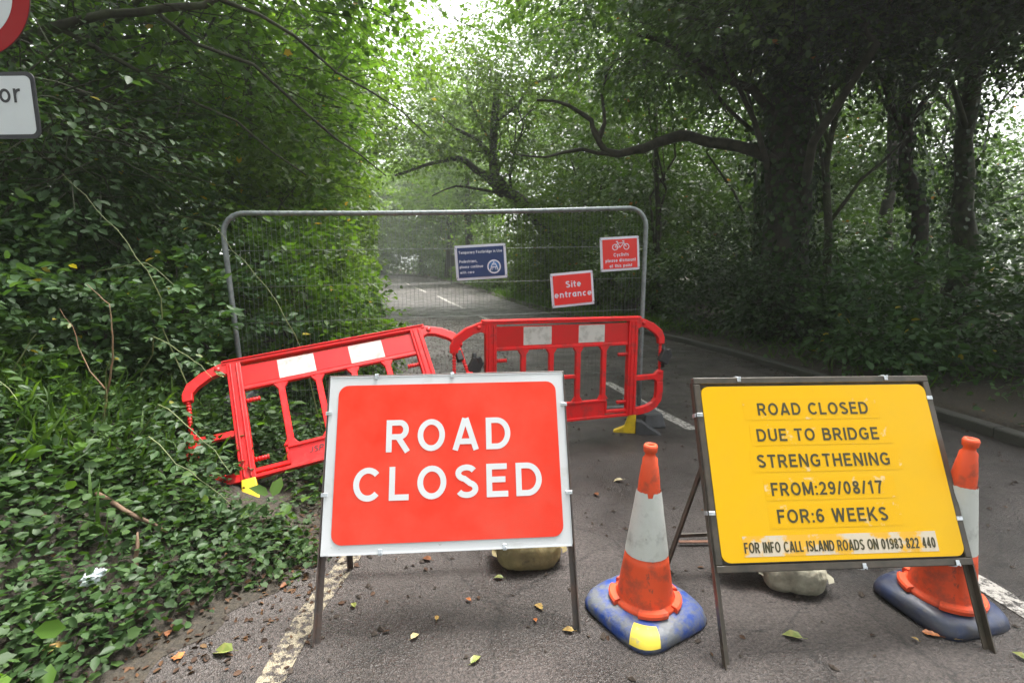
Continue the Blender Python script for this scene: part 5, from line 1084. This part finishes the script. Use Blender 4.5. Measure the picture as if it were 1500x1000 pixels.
x, y = scatter(30000, -4.6, -.9, .9, 5.2, ivy_d); cover('ground_ivy', x, y, IVY, .040, M['ground_ivy'], (.01, .13), .50, label='ground ivy and low leafy plants covering the left bank')
x, y = scatter(26000, -4.6, -.9, .9, 5.2, ivy_d); cover('creeping_plants', x, y, OVATE, .042, M['bramble'], (.01, .17), .55, label='creeping small-leaved plants among the ground ivy')
x, y = scatter(2600, -4.2, -1.1, 1.1, 4.6, lambda x, y: ivy_d(x, y) * np.clip(vnoise(x * 2.1 + 4, y * 1.9 + 1) * 1.5, 0, 1)); cover('broad_weeds', x, y, OVATE, .095, M['maple'], (.06, .24), .5, label='patches of broad-leaved weeds on the left bank', lift=.1)
x, y = scatter(12000, -5.0, -1.2, 1.0, 5.0, lambda x, y: ivy_d(x, y) * np.clip((XL(y) - x - .35) / .5, 0, 1)); cover('low_weeds', x, y, OVATE, .060, M['ground_ivy'], (.08, .28), .55, label='taller leafy weeds on the left bank', lift=.15)
x, y = scatter(16000, -9, -1.6, 5, 20, lambda x, y: np.clip((XL(y) - x + .15) / .4, 0, 1)); cover('verge_weeds', x, y, OVATE, .085, M['hedge'], (.01, .30), .5, label='weeds along the foot of the left hedge')
def blades(name, n, x0, x1, y0, y1, f, L, m, label):
    x, y = scatter(n, x0, x1, y0, y1, f); n = len(x); z = hgt(x, y)
    d = rng.normal(0, .55, (n, 3)); d[:, 2] = .9; nn = np.stack([rng.normal(0, 1, n), rng.normal(0, 1, n), np.full(n, .4)], 1)
    o = leaf_mesh(name, BLADE, np.stack([x, y, z], 1), d, nn, L * (.5 + .8 * rng.random(n)), m, None, np.clip(rng.normal(.55, .2, n), 0, .96) + (rng.random(n) < .03) * .04, 0); tag(o, label, kind='stuff')
blades('long_grass', 6500, -4.5, -1.9, 1.3, 4.2, lambda x, y: np.clip(vnoise(x * 1.6 + 2, y * 1.4) * 1.6 + .25, .02, 1) * (XL(y) - x > .55), .26, M['grass'], 'arching long grass on the left bank')
blades('verge_grass', 26000, -9, 7.5, 5.5, 34, lambda x, y: (((x > XR(y) + .15) & (x < XR(y) + 1.9)) | ((x < XL(y) + .1) & (x > XL(y) - .7))) * .95, .20, M['grass'], 'rough grass on the verges beside the road')
blades('near_verge_grass', 26000, -2, 4.6, 11, 28, lambda x, y: (((x > XR(y) + .02) & (x < XR(y) + 1.3))) * .95, .20, M['maple'], 'bright rough grass on the right verge before the bend')
blades('far_verge_grass', 16000, -14, 3, 20, 62, lambda x, y: (((x > XR(y) + .1) & (x < XR(y) + 2.4))) * .95, .34, M['maple'], 'grass on the right verge at the bend')
x, y = scatter(6000, 3.4, 12, 2.0, 14, lambda x, y: (x > XR(y) + .1) * np.clip((x - XR(y)) / 1.0, .45, 1)); cover('wood_floor_plants', x, y, IVY, .075, M['bramble'], (.01, .16), .5, label='low ivy and seedlings on the floor of the right-hand wood')
# fallen leaves and debris: small ones are countless
x, y = scatter(5200, -2.4, 6.5, .9, 12, lambda x, y: np.where(x < XL(y) + .55, .75, np.where(x > XR(y) - .3, .7, .03))); x2, y2 = scatter(3800, -3.6, .2, 5.6, 16, lambda x, y: np.clip(1 - (x - XL(y)) / 2.6, 0, 1) * (x > XL(y) - .3) * .8)
x3, y3 = scatter(3600, -2.5, -.4, .9, 4.2, lambda x, y: np.exp(-np.clip(np.abs(x - XL(y) - .05) - .12, 0, 9) / .16)); cover('leaf_litter', np.concatenate([x, x2, x3]), np.concatenate([y, y2, y3]), OVATE, .028, M['dead_leaf'], (.008, .020), .45, label='dead leaves and litter along the road edges', up=.06, varm=.35)
n = 9000; x = rng.uniform(-2.8, 3.8, n); y = rng.uniform(1.2, 15, n) ; k = (x > XL(y) - .2) & (x < XR(y)) & (rng.random(n) < np.where((y > 4.5) & (x < 0), .80, np.where(x < XL(y) + .8, .6, .16))); x, y = x[k], y[k]
v = []; f = []
for a, b in zip(x, y):
    s = random.uniform(.004, .013) * (1.4 if b > 4.5 else 1); k = len(v); q = random.uniform(0, 6.28); c, s_ = math.cos(q), math.sin(q)
    for i in range(5):
        w = i * 1.2566; r = s * random.uniform(.6, 1.5); X, Y = r * 1.5 * math.cos(w), r * math.sin(w); v.append((a + X * c - Y * s_, b + X * s_ + Y * c, .0045))
    v.append((a, b, .005 + s * random.uniform(.6, 1.2))); f += [(k + i, k + (i + 1) % 5, k + 5) for i in range(5)]
me = bpy.data.meshes.new('grit'); me.from_pydata(v, [], f); o = link('grit', me, mat('grit', (.05, .035, .025), .8, var=.6, vscale=3)); tag(o, 'dark twigs, husks and grit scattered on the road', kind='stuff')

# single fallen leaves large enough to pick out
def lm(name, c1, c2): return mat(name, c1, .5, vscale=40, col2=c2, thr=(.35, .6))
ML = {'yellow': lm('leaf_yellow', (.33, .23, .06), (.20, .11, .04)), 'green': lm('leaf_green', (.13, .17, .035), (.22, .21, .06)), 'brown': lm('leaf_brown', (.20, .075, .03), (.11, .045, .022)), 'pale': lm('leaf_pale', (.42, .36, .20), (.30, .24, .11)), 'orange': lm('leaf_orange', (.42, .15, .04), (.26, .08, .03))}
fl = [(.109, 2.112, .062, 'yellow', 20, OAKL, 'yellow brown oak leaf on the asphalt left of the cone'), (-.078, 2.329, .05, 'green', 80, OVATE, 'greenish leaf by the tan sandbag'), (-.152, 1.801, .055, 'green', -40, OVATE, 'green leaf near the bottom edge below the red sign'),
 (1.124, 1.912, .075, 'green', 65, OVATE, 'long pale green leaf below the yellow sign'), (-.41, 1.931, .05, 'pale', -30, OVATE, 'pale olive leaf below the left half of the red sign'), (-.723, 2.134, .045, 'green', 30, OVATE, 'small green leaf beside the cream edge line'),
 (.087, 2.022, .03, 'orange', 10, OVATE, 'small orange leaf next to the yellow brown oak leaf'), (.22, 1.958, .05, 'yellow', 75, OVATE, 'yellow leaf by the right leg of the red sign'), (-1.16, 1.861, .10, 'green', 80, OVATE, 'long green leaf on the dirt left of the edge line'),
 (-.211, 2.164, .032, 'orange', 50, OVATE, 'tiny orange leaf under the red sign'), (1.69, 1.915, .06, 'orange', 60, OAKL, 'orange leaf in front of the black cone base'), (1.78, 1.885, .05, 'yellow', -70, OAKL, 'crumpled yellow leaf by the right foot of the yellow sign'),
 (1.60, 1.885, .03, 'yellow', 20, OVATE, 'small yellow leaf left of the black cone base'), (1.93, 1.79, .055, 'green', 15, OVATE, 'green leaf in the bottom right corner'), (.733, 3.465, .07, 'pale', 85, OVATE, 'pale narrow leaf on the road beyond the cone'),
 (.544, 3.249, .06, 'brown', 20, OVATE, 'brown leaf beyond the cone'), (-.336, 2.042, .035, 'yellow', 0, OVATE, 'small yellow leaf below the middle of the red sign'), (-1.10, 2.29, .06, 'brown', -10, OAKL, 'brown leaf at the edge of the ivy'),
 (-1.44, 1.962, .06, 'brown', 30, OAKL, 'reddish brown leaf in the dirt at the foot of the bank'), (-1.32, 1.83, .045, 'orange', 100, MAPLE, 'orange maple leaf on the leaf litter near the bottom left'), (-.454, 2.501, .06, 'brown', 60, OVATE, 'curled brown leaf on the road under the red sign'), (-1.75, 1.80, .075, 'yellow', 10, MAPLE, 'yellow maple leaf at the lower left among the ivy')]
for x, y, s, c, a, tp, lb in fl:
    tv, tf = tp; tv = tv.copy(); tv[:, 2] *= 1.6; mb = MB(); zz = max(.012, float(hgt(x, y)) + .02)
    mb.add([(s * q[0], s * (q[1] - .5), s * q[2] + .006) for q in tv], tf); mb.tube([(0, -s * .5, .004), (0, -s * .75, .008)], .0008, 4)
    o = mb.build('fallen_leaf', ML[c], recalc=False); o.location = (x, y, zz - .006); o.rotation_euler = (random.Random(x).uniform(-.1, .1), random.Random(y).uniform(-.1, .1), R(a)); tag(o, lb, 'leaf', 'fallen leaves on the road')

# ------------------------------------------------------------------ bramble stems, dead stems, litter
def vine(name, label, pts, r, m, leaves=0, lsz=.05, cat='bramble stem', leafm=None):
    base = Vector(pts[0]); t = empty(name, base, 0, label, cat); rnd = random.Random(len(label) * 7 + int(base.x * 100))
    P = []
    for i in range(len(pts) - 1): seg = wig(pts[i], pts[i + 1], 4, .03, rnd); P += seg[:-1] if i < len(pts) - 2 else seg
    n = len(P); MB().tube([p - base for p in P], [r * (1 - .7 * i / (n - 1)) for i in range(n)], 6, cap=False).build('stem', m, t, recalc=False)
    if leaves:
        pp = []; dd = []; nn = []; ss = []
        for k in range(leaves):
            f = .12 + .88 * (k + .5) / leaves; i = min(n - 2, int(f * (n - 1))); q = P[i].lerp(P[i + 1], f * (n - 1) - i); tg = (P[i + 1] - P[i]).normalized()
            side = tg.cross(Vector((0, 0, 1))).normalized() * (1 if k % 2 else -1); pet = q + side * .03 + Vector((0, 0, .012))
            for a in (-.9, 0, .9):                                # three leaflets to a leaf
                d = (side + tg * (.4 + a) + Vector((0, 0, -.25 + rnd.uniform(-.2, .2)))).normalized(); pp.append(pet + d * .008 - base); dd.append(d); nn.append(Vector((rnd.gauss(0, .3), rnd.gauss(0, .3) - .35, 1))); ss.append(lsz * rnd.uniform(.75, 1.2) * (1.15 if a == 0 else .9))
        leaf_mesh('leaves', OVATE, np.array([list(a) for a in pp]), np.array([list(a) for a in dd]), np.array([list(a) for a in nn]), np.array(ss), leafm or M['bramble'], t, None, 0)
    return t
W0 = lambda x, y, z=0: (x, y, float(hgt(x, y)) + z)
vine('bramble_vine', 'leafy bramble spray hanging in front of the tipped barrier end', [W0(-2.3, 3.0), (-2.0, 2.85, .75), (-1.75, 2.75, .62), (-1.52, 2.66, .42)], .005, M['stem_green'], 15, .052)
vine('bramble_vine', 'second bramble spray crossing the lower corner of the tipped barrier', [W0(-2.2, 2.7), (-1.95, 2.68, .62), (-1.72, 2.63, .45), (-1.5, 2.60, .27)], .005, M['stem_green'], 14, .050)
vine('bramble_vine', 'bramble spray over the top left corner of the tipped barrier', [W0(-2.7, 3.6), (-2.3, 3.3, 1.08), (-2.0, 3.15, .98), (-1.8, 3.05, .86)], .005, M['stem_green'], 13, .050)
vine('bramble_vine', 'red-brown bramble stem standing in a loop left of the barrier', [W0(-2.55, 3.15), (-2.45, 3.1, .85), (-2.42, 3.12, 1.1), (-2.44, 3.15, 1.3), (-2.6, 3.2, 1.42)], .007, M['stem'], 0)
vine('bramble_vine', 'forked brown bramble stem beside the looped one', [W0(-2.45, 3.0), (-2.42, 3.02, .8), (-2.62, 3.1, 1.05), (-2.70, 3.1, 1.28)], .006, M['stem'], 3, .05)
vine('bramble_vine', 'pale dead stem rising from the brambles at the left', [W0(-2.9, 2.9), (-2.80, 2.9, 1.0), (-2.72, 2.95, 1.15)], .006, M['stem_green'], 0)
vine('bramble_vine', 'thin pale stem arching from the upper left down to the brambles', [(-3.0, 3.6, 2.15), (-2.75, 3.6, 1.85), (-2.5, 3.6, 1.5), W0(-2.3, 3.6, .3)][::-1], .005, M['stem_green'], 0)
vine('bramble_vine', 'long thin stem hanging against the left end of the fence', [W0(-1.55, 4.15), (-1.75, 4.15, .98), (-2.05, 4.2, 1.45), (-2.4, 4.3, 1.85), (-2.9, 4.4, 2.0)], .005, M['stem_green'], 5, .05)
vine('bramble_vine', 'yellow-leaved stem in front of the brambles at the left', [W0(-2.35, 2.9), (-2.28, 2.85, .9), (-2.2, 2.8, 1.02)], .004, M['stem_green'], 4, .055, leafm=M['ground_ivy'])
vine('bramble_vine', 'bramble spray leaning out at the left over the bank', [W0(-3.3, 2.6), (-3.0, 2.5, 1.25), (-2.6, 2.45, 1.12), (-2.35, 2.4, .9)], .006, M['stem_green'], 16, .055)
vine('bramble_vine', 'bramble spray left of the fence post at mid height', [W0(-3.3, 3.9), (-3.0, 3.8, 1.5), (-2.6, 3.75, 1.55), (-2.35, 3.7, 1.35)], .006, M['stem_green'], 16, .06)
def stick(label, a, b, r): 
    mb = MB(); mb.tube(wig(a, b, 5, .02, random.Random(int(a[0] * 100))), [r, r * 1.1, r, r * .9, r * .7, r * .4], 7); o = mb.build('broken_stick', M['wood_broken'], recalc=False); tag(o, label, 'stick')
stick('long broken brown stick lying on the ivy bank', W0(-2.05, 2.42, .13), W0(-1.68, 2.36, .10), .012)
stick('short split stick standing out of the ivy', W0(-1.70, 2.16, .04), W0(-1.74, 2.25, .16), .010)
# crumpled plastic wrapper
bm = bmesh.new(); bmesh.ops.create_icosphere(bm, subdivisions=3, radius=1)
for v in bm.verts:
    p = v.co; k = 1 + .35 * math.sin(7 * p.x + 3 * p.y) * math.cos(6 * p.z + 2 * p.x) + .18 * math.sin(15 * p.y + 9 * p.z); v.co = Vector((p.x * .042 * k, p.y * .026 * k, p.z * .024 * k))
me = bpy.data.meshes.new('plastic_litter'); bm.to_mesh(me); bm.free(); o = link('plastic_litter', me, M['litter_white']); o.location = W0(-1.78, 2.03, .10); o.rotation_euler = (.3, -.4, .6)
tag(o, 'crumpled white and blue plastic litter in the ivy', 'litter')
# small dark things along the verges
t = empty('far_road_sign', (-5.35, 46.5, .1), 0, 'dark back of a road sign left of the blue sign, far down the lane', 'road sign')
mb = MB(); mb.tube([(0, 0, -.1), (0, 0, 1.5)], .05, 8); mb.build('post', M['black_plastic'], t, recalc=False)
mb = MB(); mb.box((0, 0, 1.95), (.72, .05, .95)); mb.box((0, .05, 1.95), (.5, .05, .06)); mb.build('sign_plate', M['black_plastic'], t, .01, 1)
t = empty('marker_post', (float(-1.46), 4.55, float(hgt(-1.46, 4.55))), 0, 'short dark post with a rounded cap behind the tipped barrier', 'post')
mb = MB(); mb.tube([(0, 0, -.1), (0, 0, .80)], .038, 12); mb.build('shaft', M['black_plastic'], t, recalc=False)
mb = MB(); mb.lathe([(.05, .78), (.052, .85), (.045, .885), (.03, .90), (0.001, .902)], 16); mb.build('cap', M['black_plastic'], t, recalc=False)

# ------------------------------------------------------------------ damp air under the trees
mh = bpy.data.materials.new('damp_air'); mh.use_nodes = True; N = mh.node_tree.nodes
for n_ in list(N):
    if n_.type != 'OUTPUT_MATERIAL': N.remove(n_)
pv = N.new('ShaderNodeVolumePrincipled'); pv.inputs['Color'].default_value = (.88, .94, .88, 1); pv.inputs['Density'].default_value = HAZE; pv.inputs['Anisotropy'].default_value = .3
mh.node_tree.links.new(pv.outputs[0], N['Material Output'].inputs['Volume'])
mb = MB(); mb.box((0, 50, 11.5), (830, 920, 27)); o = mb.build('haze', mh); tag(o, kind='stuff')
